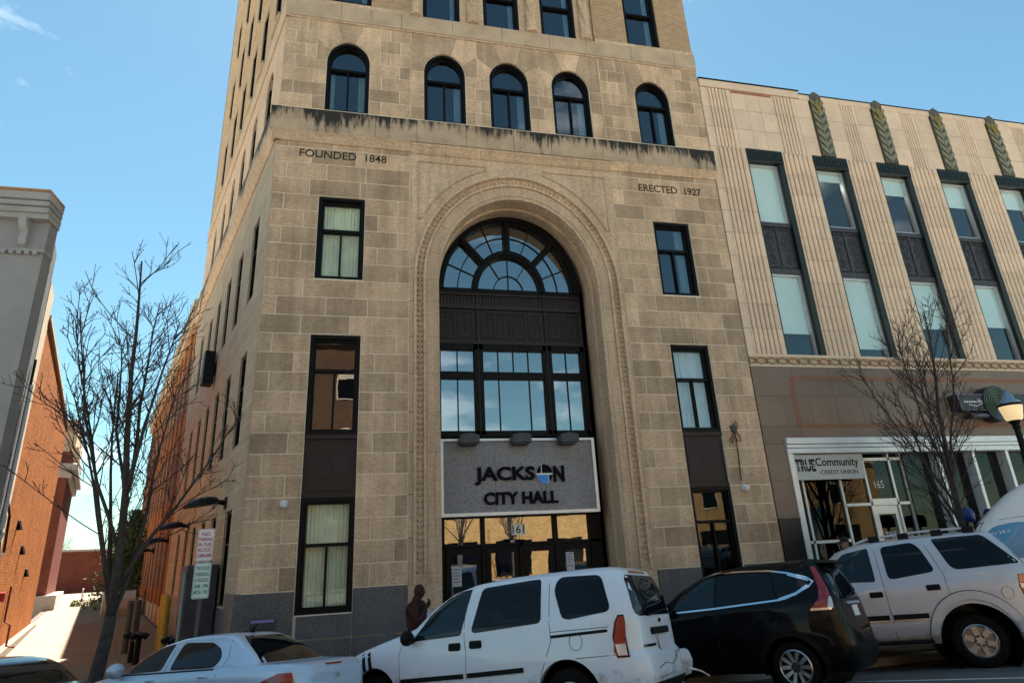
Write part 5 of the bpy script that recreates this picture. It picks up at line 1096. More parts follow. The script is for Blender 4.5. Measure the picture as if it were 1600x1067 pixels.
    def wheels(s, xs, r, rim_r, style, inset=.03, width=.22):
        for x in xs:
            for rt_ in (False, True):
                y = -s.W+inset if rt_ else -inset; sg_ = -1 if rt_ else 1
                w = bpy.data.objects.new('wheel', None); COL.objects.link(w); w.parent = s.root; w.location = (x, y, r); w.empty_display_size = .1
                if rt_: w.rotation_euler.z = pi
                bm = B(); lathe(bm, [(rim_r, -.02), (rim_r+.02, -.002), (r-.045, 0), (r-.012, -.02), (r, -.05), (r, -width+.05), (r-.03, -width), (rim_r, -width+.01)], 36, ax='Y', cap=False); o = ob('tyre', bm, MT['rubber'], w, smooth=True); o.data.set_sharp_from_angle(angle=radians(40))
                bm = B(); lathe(bm, [(rim_r, -.02), (rim_r-.018, -.008), (rim_r-.03, -.022), (rim_r-.035, -.14)], 36, ax='Y', cap=False)
                if style == 'star':
                    for k in range(5):
                        for d_ in (-.17, .17):
                            t = 2*pi*k/5+pi/2+d_; t2 = 2*pi*k/5+pi/2+d_*1.9
                            p0 = [(.045, t-.5), (.06, t+.35), (rim_r-.03, t2+.13), (rim_r-.03, t2-.13)]
                            a = [bm.verts.new((q*cos(u), -.03 if q < .1 else -.018, q*sin(u))) for q, u in p0]; b = [bm.verts.new((q*cos(u), -.07, q*sin(u))) for q, u in p0]
                            bm.faces.new(a); bm.faces.new(b[::-1]); [bm.faces.new((a[i], b[i], b[(i+1) % 4], a[(i+1) % 4])) for i in range(4)]
                elif style == 'six':
                    for k in range(6):
                        t = 2*pi*k/6+.3; p0 = [(.10, t-.42), (.10, t+.42), (rim_r-.06, t+.20), (rim_r-.02, t+.36), (rim_r-.02, t-.36), (rim_r-.06, t-.20)]
                        a = [bm.verts.new((q*cos(u), -.022, q*sin(u))) for q, u in p0]; b = [bm.verts.new((q*cos(u), -.07, q*sin(u))) for q, u in p0]
                        bm.faces.new(a); bm.faces.new(b[::-1]); [bm.faces.new((a[i], b[i], b[(i+1) % 6], a[(i+1) % 6])) for i in range(6)]
                else:
                    for k in range(7):
                        t = 2*pi*k/7; p0 = [(.05, t-.3), (.05, t+.3), (rim_r-.03, t+.2), (rim_r-.03, t-.2)]
                        a = [bm.verts.new((q*cos(u), -.03, q*sin(u))) for q, u in p0]; b = [bm.verts.new((q*cos(u), -.06, q*sin(u))) for q, u in p0]
                        bm.faces.new(a); bm.faces.new(b[::-1]); [bm.faces.new((a[i], b[i], b[(i+1) % 4], a[(i+1) % 4])) for i in range(4)]
                rm = ob('rim', bm, MT['rim'], w)
                bm = B(); lathe(bm, [(rim_r-.02, -.10), (.02, -.10)], 24, ax='Y'); lathe(bm, [(.30*rim_r if style == 'six' else .065, -.03), (.28*rim_r if style == 'six' else .055, -.012), (.0, -.010)], 20, ax='Y')
                hb = ob('hub', bm, MT['rim_dark'] if style != 'six' else MT['rim'], w)
                bm = B()
                for k in range(6 if style == 'six' else 5): t = 2*pi*k/(6 if style == 'six' else 5)+.2; lathe(bm, [(.016, -.03), (.016, -.006), (0., -.006)], 8, (.058*cos(t)*(1.2 if style == 'six' else 1), 0, .058*sin(t)*(1.2 if style == 'six' else 1)), 'Y')
                ob('lug_nut', bm, MT['rim_dark'], w)
    def handle(s, x, z, m='trim_black', w=.2, h=.07):
        s.fill('door_handle', [(x-w/2, z-h/2), (x+w/2, z-h/2), (x+w/2, z+h/2), (x-w/2, z+h/2)], m, .006, .02, .03)
        bm = B(); c = s.side(x, z+.012, .012); box(bm, c.x-w*.42, c.x+w*.42, c.y-.01, c.y+.012, c.z-.014, c.z+.014, .006); ob('door_handle', bm, MT[m], s.root)
    def mirror(s, x, z, m):
        for rt_ in (False, True):
            c = s.side(x, z, 0, rt_); g = -1 if rt_ else 1; bm = B(); bmesh.ops.create_uvsphere(bm, u_segments=16, v_segments=10, radius=1, matrix=Matrix.Translation(c+Vector((.0, g*.13, .05))) @ Matrix.Diagonal((.075, .13, .10, 1))); tube(bm, [c, c+Vector((0, g*.08, .02))], .03, 8); ob('door_mirror', bm, MT[m], s.root, smooth=True)

# ---------------------------------------------------------------- white minivan
mv = Car('minivan', 'white dented minivan with black side strips parked before the city hall doors', (-.6, -6.9), 43, 1.84,
  [(.24, .12, 4.98, .14), (.36, .02, 5.08, .05), (.55, 0, 5.10, .012), (.78, .03, 5.06, 0), (.83, .075, 5.0, 0), (.93, .08, 4.82, .005), (1.02, .085, 4.55, .012), (1.12, .09, 4.15, .02), (1.21, .095, 3.74, .03), (1.27, .10, 3.56, .045), (1.5, .15, 3.27, .115), (1.68, .23, 2.92, .175), (1.77, .29, 2.55, .235), (1.815, .40, 2.1, .32), (1.835, .62, 1.7, .48)], 'paint_van', cat='minivan')
RW = .345
mv.arches = [(1.02, .36, .43), (4.13, .36, .43)]; mv.body(); mv.wheels((1.02, 4.13), RW, .20, 'seven')
G = 'car_glass_teal'
mv.fill('side_window', [(3.42, 1.10), (3.20, 1.42), (2.90, 1.62), (2.68, 1.70), (2.47, 1.72), (2.585, 1.135)], G, r=.04, both=True)
mv.fill('side_window', [(2.29, 1.715), (1.36, 1.755), (1.335, 1.215), (2.42, 1.15)], 'car_glass', r=.07, both=True)
mv.fill('side_window', [(1.09, 1.75), (.50, 1.725), (.375, 1.29), (1.02, 1.22), (1.16, 1.60)], 'car_glass', r=.09, both=True)
mv.rows('rear_window', [(1.21, .34, 1.50), (1.24, .27, 1.57), (1.30, .25, 1.59), (1.5, .29, 1.55), (1.66, .35, 1.49), (1.705, .42, 1.42)], 'car_glass', 'rear')
mv.rows('windscreen', [(1.27, .25, 1.59), (1.5, .28, 1.56), (1.68, .32, 1.52)], 'car_glass_teal', 'front')
mv.lines('door_seam', [[(2.555, 1.76), (2.53, 1.1), (2.50, .9), (2.52, .40)], [(1.235, 1.80), (1.215, 1.2), (1.20, 1.0), (1.33, .72), (1.46, .45)], [(3.56, 1.2), (3.66, .95), (3.64, .40)], [(1.2, 1.10), (.20, 1.12)], [(.88, .79), (.10, .815)], [(4.7, .84), (4.45, .83)]])
mv.lines('body_strip', [[(3.63, .605), (2.55, .645)], [(2.49, .648), (1.62, .69)]], 'trim_black', .058, .012); mv.lines('door_track', [[(1.20, 1.045), (.44, 1.075)]], 'trim_black', .035, .003)
mv.handle(2.69, 1.00, w=.2, h=.10); mv.handle(2.345, 1.015, w=.2, h=.10); mv.mirror(3.42, 1.10, 'trim_black')
bm = B(); ring_ = [mv.side(.86+.085*cos(2*pi*k/28), .975+.10*sin(2*pi*k/28), .002) for k in range(29)]; tube(bm, ring_, .0035, 4, False); ob('fuel_flap', bm, MT['seam'], mv.root)
for q in range(2): mv.lines('wing_stripe', [[(4.42-q*.12, 1.04+q*.02), (4.36-q*.12, .92), (4.31-q*.13, .74)]], 'trim_black', .065, .003)
c0 = 3*pi/4
mv.rows('lamp_surround', [(.775, c0-.125, c0+.085), (1.0, c0-.14, c0+.105), (1.16, c0-.13, c0+.10), (1.24, c0-.08, c0+.06)], 'trim_black', 'corner', .006, .02)
tl = mv.rows('tail_lamp', [(.79, c0-.10, c0+.07), (.84, c0-.12, c0+.085), (1.0, c0-.12, c0+.09), (1.15, c0-.11, c0+.085), (1.22, c0-.07, c0+.05)], 'lens_red', 'corner', .012, .03); mv.rows('reversing_lens', [(.80, c0-.09, c0+.065), (.92, c0-.10, c0+.08)], 'lens_clear', 'corner', .017, .01, parent=tl)
tl2 = mv.rows('tail_lamp', [(.79, 5*pi/4-.07, 5*pi/4+.10), (1.0, 5*pi/4-.09, 5*pi/4+.12), (1.22, 5*pi/4-.05, 5*pi/4+.07)], 'lens_red', 'corner', .012, .03)
mv.rows('brake_light', [(1.735, .6, 1.2), (1.765, .62, 1.18)], 'lens_red', 'rear', .014, .03); mv.rows('plate_bar', [(.99, .62, 1.22), (1.03, .60, 1.24), (1.07, .62, 1.22)], 'trim_black', 'rear', .03, .03)
mv.rows('number_plate', [(.80, .78, 1.08), (.965, .78, 1.08)], 'plate', 'rear', .012, .01); mv.rows('bumper_trim', [(.30, .25, 1.75), (.48, .2, 1.8)], 'trim_black', 'rear', .025, .03)
e_ = mv.rear(.97, 1.145, .006); bm = B(); box(bm, e_.x-.012, e_.x, e_.y-.055, e_.y+.055, e_.z-.016, e_.z+.016); box(bm, e_.x-.012, e_.x, e_.y-.02, e_.y+.02, e_.z-.03, e_.z+.03); ob('badge', bm, MT['chrome'], mv.root)
bm = B(); [box(bm, mv.rear(.32+i*.05, .87, .004).x-.004, mv.rear(.32+i*.05, .87, 0).x, -.32-i*.05-.033, -.32-i*.05, .86, .89) for i in range(8)]; ob('model_lettering', bm, MT['trim_black'], mv.root)
bm = B(); tube(bm, [mv.rear(.55, 1.21, .02), mv.rear(.85, 1.23, .03), mv.rear(1.35, 1.28, .02), mv.rear(1.42, 1.45, .02)], .012, 5); ob('wiper', bm, MT['trim_black'], mv.root)
bm = B(); [tube(bm, [mv.rear(a, z, .004) for a, z in P], .004, 4) for P in ([(.5, .62), (.8, .66), (1.05, .63), (1.25, .68), (1.4, .77), (1.55, .74)], [(1.25, .68), (1.27, .76), (1.42, .80)], [(.45, .52), (.9, .53), (1.5, .60)])]; ob('crack', bm, MT['seam'], mv.root)
bm = B(); p = mv.rear(1.62, .66, 0); prism(bm, round_poly([(p.x+.02, .42), (p.x-.07, .45), (p.x-.11, .60), (p.x-.07, .74), (p.x+.02, .77)], .04), -1.80, -1.60); tube(bm, [(p.x-.08, -1.7, .52), (p.x-.2, -1.8, .47), (p.x-.28, -1.88, .40)], .012, 6); ob('broken_bumper_end', bm, MT['paint_van'], mv.root)
bm = B(); [box(bm, mv.side(4.86, .9, 0).x-.18, mv.side(4.86, .9, 0).x+.1, y-.09, y+.09, .72, .92, .03) for y in (-.22, -1.62)]; ob('head_lamp', bm, MT['lens_clear'], mv.root)
bm = B(); tube(bm, [mv.side(x, 1.80, -.03) for x in (2.2, 1.6, 1.0, .5)], .014, 6); ob('roof_rail', bm, MT['paint_van'], mv.root)
# ---------------------------------------------------------------- black crossover
cv = Car('black_suv', 'black compact SUV with chrome window line parked between the white minivan and the silver SUV', (3.0, -5.9), 53, 1.84,
  [(.26, .10, 4.25, .15), (.38, .02, 4.38, .05), (.55, 0, 4.42, .012), (.80, .02, 4.40, 0), (.98, .05, 4.2, .0), (1.08, .06, 3.8, .012), (1.17, .07, 3.35, .025), (1.22, .08, 3.15, .04), (1.4, .12, 2.88, .10), (1.55, .17, 2.66, .16), (1.70, .24, 2.35, .22), (1.79, .30, 1.98, .30), (1.835, .42, 1.62, .42), (1.85, .7, 1.3, .6)], 'paint_black')
cv.arches = [(.87, .34, .43), (3.45, .34, .43)]; cv.body(); cv.wheels((.87, 3.45), .345, .245, 'star')
cv.fill('side_window', [(2.72, 1.235), (2.5, 1.62), (2.10, 1.71), (1.92, 1.725), (1.98, 1.245)], 'car_glass_teal', r=.03, both=True); cv.fill('side_window', [(1.88, 1.725), (1.02, 1.685), (.94, 1.30), (1.93, 1.248)], 'car_glass', r=.03, both=True); cv.fill('side_window', [(.98, 1.68), (.68, 1.61), (.40, 1.50), (.62, 1.36), (.90, 1.30)], 'car_glass', r=.03, both=True)
cv.lines('chrome_trim', [[(2.80, 1.20), (2.0, 1.222), (.92, 1.275), (.80, 1.29), (.62, 1.345), (.42, 1.44), (.36, 1.50), (.44, 1.565), (.72, 1.655), (1.0, 1.715), (1.5, 1.752), (1.95, 1.762), (2.12, 1.745)]], 'chrome', .026, .010)
cv.lines('chrome_trim', [[(.90, 1.28), (.62, 1.35), (.44, 1.45)], [(.42, 1.53), (.72, 1.64)]], 'chrome', .04, .009)
cv.rows('rear_window', [(1.24, .30, 1.54), (1.3, .26, 1.58), (1.5, .28, 1.56), (1.68, .34, 1.5)], 'car_glass', 'rear'); cv.rows('windscreen', [(1.22, .25, 1.59), (1.5, .3, 1.54), (1.7, .36, 1.48)], 'car_glass', 'front')
bm = B(); prism(bm, round_poly([(.55, 1.79), (.02, 1.74), (.02, 1.775), (.5, 1.85)], .01), -1.42, -.42); ob('spoiler', bm, MT['paint_black'], cv.root)
tl = cv.rows('tail_lamp', [(1.11, c0-.38, c0+.16), (1.17, c0-.32, c0+.17), (1.26, c0-.20, c0+.17), (1.40, c0-.14, c0+.15), (1.56, c0-.14, c0+.12), (1.72, c0-.15, c0+.06)], 'lens_red', 'corner', .012, .03); cv.rows('reversing_lens', [(1.115, c0-.02, c0+.165), (1.19, c0+.02, c0+.175), (1.27, c0+.08, c0+.175)], 'lens_clear', 'corner', .018, .01, parent=tl); cv.rows('lens_edge', [(1.095, c0-.36, c0+.10), (1.125, c0-.36, c0+.10)], 'chrome', 'corner', .018, .01, parent=tl)
tl = cv.rows('tail_lamp', [(1.11, 5*pi/4-.16, 5*pi/4+.3), (1.26, 5*pi/4-.17, 5*pi/4+.2), (1.72, 5*pi/4-.06, 5*pi/4+.15)], 'lens_red', 'corner', .012, .03)
cv.rows('number_plate', [(.98, .78, 1.08), (1.13, .78, 1.08)], 'paint_white', 'rear', .012, .01); cv.rows('chrome_bar', [(1.15, .55, 1.29), (1.19, .55, 1.29)], 'chrome', 'rear', .02, .02); cv.rows('rear_bumper', [(.30, .2, 1.64), (.52, .12, 1.72), (.60, .14, 1.70)], 'trim_black', 'rear', .03, .03)
cv.lines('door_seam', [[(1.98, 1.74), (1.955, 1.2), (1.98, .45)], [(.95, 1.28), (.98, 1.0), (1.2, .8), (1.32, .5)], [(2.85, 1.2), (2.95, .9), (2.9, .45)]], 'seam', .006); cv.lines('arch_trim', [[(.87+.47*cos(radians(q)), .34+.47*sin(radians(q))) for q in range(-12, 193, 8)], [(3.45+.47*cos(radians(q)), .34+.47*sin(radians(q))) for q in range(-12, 193, 8)], [(1.36, .36), (2.98, .36)]], 'trim_black', .085, .012)
cv.handle(1.10, 1.12, 'paint_black'); cv.handle(2.10, 1.10, 'paint_black'); cv.mirror(2.78, 1.2, 'paint_black')
bm = B(); tube(bm, [cv.side(x, 1.80, -.02) for x in (2.0, 1.6, 1.0, .5)], .012, 6); ob('roof_rail', bm, MT['trim_black'], cv.root)
bm = B(); tube(bm, [cv.rear(.55, 1.25, .03), cv.rear(.9, 1.28, .03), cv.rear(1.35, 1.36, .02)], .012, 5); ob('wiper', bm, MT['trim_black'], cv.root)
# ---------------------------------------------------------------- silver beige SUV
sv = Car('silver_suv', 'large silver beige SUV with roof rack parked before the credit union', (7.4, -5.6), 38, 2.0,
  [(.40, .12, 4.85, .14), (.52, .02, 4.98, .04), (.70, 0, 5.02, .0), (.85, .03, 5.02, 0), (1.0, .10, 5.0, .0), (1.25, .12, 4.95, .0), (1.36, .13, 4.5, .02), (1.43, .15, 3.75, .04), (1.50, .17, 3.60, .055), (1.7, .26, 3.45, .12), (1.9, .36, 3.33, .18), (2.05, .45, 3.12, .24), (2.14, .52, 2.85, .32), (2.19, .62, 2.5, .44), (2.205, .9, 2.2, .62)], 'paint_suv', cat='suv')
sv.arches = [(1.26, .42, .58), (4.15, .42, .54)]; sv.body(); sv.wheels((1.28, 4.15), .41, .265, 'six', inset=.06)
sv.fill('side_window', [(3.26, 1.50), (3.18, 1.86), (3.0, 2.0), (2.56, 2.065), (2.585, 1.46)], 'car_glass_teal', r=.05, both=True); sv.fill('side_window', [(2.35, 2.055), (1.82, 2.09), (1.72, 1.98), (1.60, 1.555), (2.37, 1.475)], 'car_glass', r=.09, both=True); sv.fill('side_window', [(1.50, 2.115), (.70, 2.105), (.30, 1.575), (1.27, 1.55), (1.36, 1.62)], 'car_glass', r=.07, both=True)
sv.rows('rear_window', [(1.55, .3, 1.7), (1.7, .28, 1.72), (1.95, .32, 1.68), (2.06, .38, 1.62)], 'car_glass', 'rear'); sv.rows('windscreen', [(1.5, .3, 1.7), (1.8, .34, 1.66), (2.05, .38, 1.62)], 'car_glass', 'front')
sv.lines('door_seam', [[(2.46, 2.13), (2.475, 1.5), (2.50, .52)], [(1.66, 2.15), (1.50, 1.5), (1.50, 1.12)], [(3.36, 1.5), (3.45, 1.2), (3.42, .52)], [(1.86, .85), (1.85, .55)]]); sv.lines('body_strip', [[(3.40, .865), (2.53, .855)], [(2.47, .855), (1.92, .85)]], 'trim_black', .085, .02); sv.lines('strip_chrome', [[(3.40, .815), (2.53, .805)], [(2.47, .805), (1.92, .80)]], 'chrome', .02, .026)
[sv.lines('arch_flare', [[(cx_+a_*cos(radians(q)), .43+b_*sin(radians(q))) for q in range(-2, 184, 6)]], 'paint_suv', .13, .035) for cx_, a_, b_ in ((1.26, .66, .70), (4.15, .62, .65))]; sv.lines('arch_flare_edge', [[(1.26+.725*cos(radians(q)), .44+.765*sin(radians(q))) for q in range(-2, 184, 6)]], 'seam', .012, .004)
sv.handle(2.64, 1.245, w=.22, h=.10); sv.handle(1.72, 1.295, w=.22, h=.10); sv.mirror(3.2, 1.5, 'trim_black')
bm = B(); tube(bm, [sv.side(.67+.085*cos(2*pi*k/28), 1.12+.10*sin(2*pi*k/28), .002) for k in range(29)], .0035, 4, False); ob('fuel_flap', bm, MT['seam'], sv.root)
for sd_ in (0, 1):
    bm = B(); y = -.40 if sd_ == 0 else -1.6; tube(bm, [(2.75, y, 2.16), (2.5, y, 2.235), (1.6, y, 2.265), (.95, y, 2.25), (.75, y, 2.2)], .022, 8); rr = ob('roof_rail', bm, MT['paint_suv'], sv.root)
    for x in (2.4, 1.9, 1.35, .85): bm = B(); box(bm, x-.09, x+.09, y-.03, y+.03, 2.15, 2.27, .01); ob('rail_foot', bm, MT['trim_black'], rr)
tl = sv.rows('tail_lamp', [(1.05, c0-.16, c0+.10), (1.22, c0-.17, c0+.10), (1.40, c0-.17, c0+.10)], 'lens_red', 'corner', .012, .03); sv.rows('amber_lens', [(1.27, c0-.165, c0+.02), (1.385, c0-.165, c0+.02)], 'lens_amber', 'corner', .017, .01, parent=tl); sv.rows('reversing_lens', [(1.18, c0-.16, c0+.02), (1.25, c0-.16, c0+.02)], 'lens_clear', 'corner', .017, .01, parent=tl)
sv.rows('tail_lamp', [(1.05, 5*pi/4-.1, 5*pi/4+.16), (1.40, 5*pi/4-.1, 5*pi/4+.17)], 'lens_red', 'corner', .012, .03); sv.rows('rear_bumper', [(.50, .1, 1.9), (.72, .05, 1.95)], 'paint_suv', 'rear', .06, .06); sv.rows('number_plate', [(.9, .85, 1.15), (1.05, .85, 1.15)], 'plate', 'rear', .012, .01)
bm = B(); box(bm, 1.95, 3.5, -.25, .02, .42, .48, .02); box(bm, .0, .35, -.1, .0, .44, .5); ob('running_board', bm, MT['trim_black'], sv.root)
# ---------------------------------------------------------------- silver sedan, reflected sky blue put into its paint
se = Car('sedan', 'pale silver sedan with red tail lamps parked behind the bare tree', (-4.55, -5.6), 38, 1.52,
  [(.20, .12, 4.45, .14), (.32, .03, 4.56, .05), (.50, 0, 4.58, .01), (.70, .0, 4.55, 0), (.84, .03, 4.3, .01), (.90, .06, 4.0, .02), (.945, .09, 3.68, .04), (.975, .16, 3.50, .055), (1.0, .72, 3.42, .08), (1.1, .88, 3.27, .13), (1.2, 1.06, 3.08, .18), (1.3, 1.26, 2.80, .24), (1.36, 1.42, 2.5, .30), (1.39, 1.6, 2.25, .40), (1.40, 1.8, 2.05, .55)], 'paint_sedan')
se.arches = [(.98, .32, .37), (3.6, .32, .37)]; se.body(); se.wheels((.98, 3.6), .315, .2, 'seven')
se.fill('side_window', [(3.40, .965), (3.2, 1.12), (2.85, 1.26), (2.47, 1.315), (2.50, .985)], 'car_glass_teal', r=.05, both=True); se.fill('side_window', [(2.30, 1.315), (1.72, 1.29), (1.50, 1.20), (1.42, 1.08), (1.50, .985), (2.34, .985)], 'car_glass', r=.07, both=True)
se.rows('rear_window', [(1.005, .20, 1.32), (1.1, .25, 1.27), (1.2, .30, 1.22), (1.3, .37, 1.15), (1.345, .44, 1.08)], 'car_glass', 'rear', .008); se.rows('windscreen', [(1.0, .2, 1.32), (1.15, .25, 1.27), (1.33, .35, 1.17)], 'car_glass', 'front', .008)
tl = se.rows('tail_lamp', [(.62, c0-.45, c0+.13), (.72, c0-.48, c0+.15), (.80, c0-.42, c0+.15), (.88, c0-.18, c0+.13)], 'lens_red', 'corner', .012, .03); bm = B(); bmesh.ops.create_uvsphere(bm, u_segments=14, v_segments=8, radius=.05, matrix=Matrix.Translation(se.pt(c0-.12, .74, .0))); ob('round_lens', bm, MT['lens_red'], tl, smooth=True)
se.rows('tail_lamp', [(.62, 5*pi/4-.13, 5*pi/4+.4), (.80, 5*pi/4-.15, 5*pi/4+.4), (.88, 5*pi/4-.13, 5*pi/4+.18)], 'lens_red', 'corner', .012, .03)
se.rows('brake_light', [(.925, .61, .91), (.945, .61, .91)], 'lens_red', 'rear', .008, .02); e_ = se.rear(.76, .80, .006); bm = B(); box(bm, e_.x-.012, e_.x, e_.y-.06, e_.y+.06, e_.z-.016, e_.z+.016); box(bm, e_.x-.012, e_.x, e_.y-.022, e_.y+.022, e_.z-.03, e_.z+.03); ob('badge', bm, MT['chrome'], se.root); se.rows('number_plate', [(.52, .61, .91), (.66, .61, .91)], 'plate', 'rear', .012, .01)
se.lines('door_seam', [[(2.40, 1.35), (2.42, .95), (2.45, .3)], [(1.40, 1.30), (1.30, 1.1), (1.38, .9), (1.42, .6)], [(3.45, .95), (3.5, .6), (3.45, .3)]]); se.lines('window_trim', [[(3.45, .955), (1.46, .968)]], 'trim_black', .018, .004); se.handle(2.62, .86, 'paint_sedan', .18, .05); se.handle(1.62, .87, 'paint_sedan', .18, .05); se.mirror(3.3, .97, 'paint_sedan')
bm = B(); tube(bm, [(1.62, -.76, 1.385), (1.50, -.76, 1.50)], [.03, .006], 6); box(bm, 1.55, 1.72, -.79, -.73, 1.385, 1.405, .008); ob('aerial', bm, MT['trim_black'], se.root)
bm = B(); box(bm, .92, 1.2, -1.02, -.55, .98, 1.03); ob('parcel_shelf_paper', bm, MT['paper'], se.root)
# ---------------------------------------------------------------- dark car at the far left
dk = Car('dark_car', 'dark navy car showing only its glossy roof and rear glass', (-7.6, -7.0), 38, 1.8, [(z, a, b, c) for z, a, b, c in se.sl[:-7]] + [(1.1, .5, 3.3, .10), (1.18, .62, 3.1, .16), (1.25, .8, 2.85, .24), (1.29, 1.0, 2.6, .34), (1.305, 1.3, 2.3, .5)], 'paint_navy'); dk.sl[8] = (1.0, .38, 3.42, .06)
dk.arches = [(.98, .32, .37), (3.6, .32, .37)]; dk.body(); dk.wheels((.98, 3.6), .315, .2, 'seven'); dk.rows('rear_window', [(1.01, .2, 1.6), (1.1, .24, 1.56), (1.2, .32, 1.48), (1.25, .4, 1.4)], 'car_glass', 'rear', .008); dk.fill('side_window', [(3.3, .98), (3.0, 1.15), (2.5, 1.22), (1.5, 1.21), (.85, 1.08), (.8, .99)], 'car_glass', r=.05, both=True); dk.rows('tail_lamp', [(.62, c0-.4, c0+.13), (.85, c0-.3, c0+.13)], 'lens_red', 'corner', .012, .03); dk.mirror(3.3, .97, 'paint_navy')
# ---------------------------------------------------------------- white high-roof van at the right
hv = Car('white_van', 'tall white high-roof van with writing on its side window', (10.6, -6.0), 42, 2.0,
  [(.3, -1.9, 4.4, .1), (.5, -2.0, 4.5, .03), (.9, -2.0, 4.5, 0), (1.3, -2.0, 4.4, 0), (1.55, -2.0, 4.0, .01), (1.75, -2.0, 3.75, .02), (2.0, -2.0, 3.50, .04), (2.3, -2.0, 3.22, .07), (2.45, -2.0, 3.08, .09), (2.7, -1.98, 2.78, .12), (2.95, -1.95, 2.45, .17), (3.1, -1.9, 2.15, .25), (3.18, -1.8, 1.8, .36), (3.2, -1.5, 1.4, .6)], 'paint_whitevan', cat='van')
hv.arches = [(-.9, .36, .42), (3.3, .36, .42)]; hv.body(); hv.wheels((-.9, 3.3), .35, .2, 'seven')
hv.fill('side_window', [(3.30, 1.70), (3.08, 2.20), (2.90, 2.33), (2.52, 2.37), (2.30, 2.33), (2.28, 1.70)], 'van_glass_reflect', r=.08, both=True); hv.rows('windscreen', [(1.75, .2, 1.8), (2.1, .22, 1.78), (2.45, .28, 1.72)], 'car_glass', 'front')
hv.lines('door_seam', [[(2.15, 2.6), (2.13, .5)], [(3.3, 2.45), (3.45, 1.6), (3.3, .8)], [(3.15, 2.42), (2.9, 2.44), (2.2, 2.46), (-1.9, 2.5)]]); hv.mirror(3.3, 1.75, 'trim_black')
tm = text('window_lettering', 'ety 24-7', MT['paint_white'], None, 0, .36, 0, .075, 0, .002, .004); 
for v in tm.data.vertices: x, z = 3.02-v.co.x, 2.16+v.co.z+v.co.x*.01; v.co = hv.side(x, z, .008+(.002 if v.co.y < 0 else 0))
tm.parent = hv.root
# ================================================================ bare trees
def bare_tree(name, label, base, h, seed, lean=(0, 0), spread=.55, trunk_r=.19, fork=2.6, limbs=8, group='bare street trees'):
    R = random.Random(seed); root = thing(name, label, 'tree', base, group=group); bt, bw, bb = B(), B(), B()
    def grow(bm, p, d, ln, r0, r1, seg, wob, trop, n):
        pts = [p.copy()]; rad = [r0]; dd = d.copy()
        for i in range(seg):
            dd = (dd + Vector((R.gauss(0, wob), R.gauss(0, wob), R.gauss(0, wob*.6)+trop))).normalized(); pts.append(pts[-1]+dd*(ln/seg)); rad.append(r0+(r1-r0)*(i+1)/seg)
        tube(bm, pts, rad, n); return pts, rad
    def at(pts, t):
        f = t*(len(pts)-1); i = min(int(f), len(pts)-2); return pts[i].lerp(pts[i+1], f-i), (pts[i+1]-pts[i]).normalized()
    def side_dir(d, ang, az):
        a = d.orthogonal().normalized(); b = d.cross(a); return (d*cos(ang) + (a*cos(az)+b*sin(az))*sin(ang)).normalized()
    def bud(p, s):
        vs = [bb.verts.new(p+Vector(q)*s) for q in ((1, 0, 0), (-.5, .8, 0), (-.5, -.8, 0), (0, 0, 1.6), (0, 0, -1))]
        for f in ((0, 1, 3), (1, 2, 3), (2, 0, 3), (1, 0, 4), (2, 1, 4), (0, 2, 4)): bb.faces.new([vs[i] for i in f])
    def twig(p, d, ln):
        pts, _ = grow(bw, p, d, ln, .0075, .0035, 3, .16, .10, 3)
        for t in (.35, .6, .8, 1.0):
            q, _d = at(pts, t*.999); bud(q+Vector((R.gauss(0, .006), R.gauss(0, .006), 0)), R.uniform(.007, .013))
        for k in range(R.randint(1, 3)):
            q, e = at(pts, R.uniform(.3, .9)); l2 = ln*R.uniform(.3, .55); p2, _ = grow(bw, q, side_dir(e, R.uniform(.5, .9), R.uniform(0, 6.28)), l2, .005, .003, 2, .12, .12, 3); bud(p2[-1], R.uniform(.007, .012))
    top = Vector((lean[0], lean[1], fork))
    tp, tr_ = grow(bt, Vector((0, 0, -.05)), (top+Vector((0, 0, 2))).normalized(), fork+.05, trunk_r*1.15, trunk_r*.82, 7, .03, .06, 12)
    lead, lr = grow(bt, tp[-1], (Vector((lean[0]*.2, lean[1]*.2, 1))).normalized(), h-fork-.7, trunk_r*.78, .014, 9, .05, .07, 8)
    mains = [(lead, h-fork, trunk_r*.5)]
    for k in range(limbs):
        az = 2*pi*k/limbs*1.618+R.uniform(-.4, .4); t = R.uniform(0, .35); src = lead if k > 2 else tp
        q, e = at(src, t if src is lead else R.uniform(.82, 1.)); ln = (h-fork)*R.uniform(.55, .82)*(1-t*.7)
        pts, rr = grow(bt, q, side_dir(Vector((0, 0, 1)), spread*R.uniform(.75, 1.25), az), ln, trunk_r*R.uniform(.28, .42), .008, 7, .07, .075, 7); mains.append((pts, ln, trunk_r*.3))
    for pts, ln, r0 in mains:
        for k in range(int(ln*2.2)+3):
            t = R.uniform(.18, .97); q, e = at(pts, t); l2 = ln*R.uniform(.22, .42)*(1.15-t*.7); r2 = max(.010, r0*.30*(1-t))
            p2, _ = grow(bt, q, side_dir(e, R.uniform(.45, .85), R.uniform(0, 6.28)), l2, r2, .006, 5, .09, .07, 5)
            for j in range(int(l2*3.0)+2):
                u = R.uniform(.15, 1.); q2, e2 = at(p2, u*.999); twig(q2, side_dir(e2, R.uniform(.4, .9), R.uniform(0, 6.28)), R.uniform(.22, .60)*(1.1-.4*u))
        for j in range(6): q2, e2 = at(pts, R.uniform(.75, .999)); twig(q2, side_dir(e2, R.uniform(.3, .8), R.uniform(0, 6.28)), R.uniform(.2, .5))
    ob('trunk', bt, MT['bark'], root, smooth=True); cr_ = ob('crown', bw, MT['twig'], root, kind='stuff'); ob('buds', bb, MT['bud'], cr_, kind='stuff'); return root
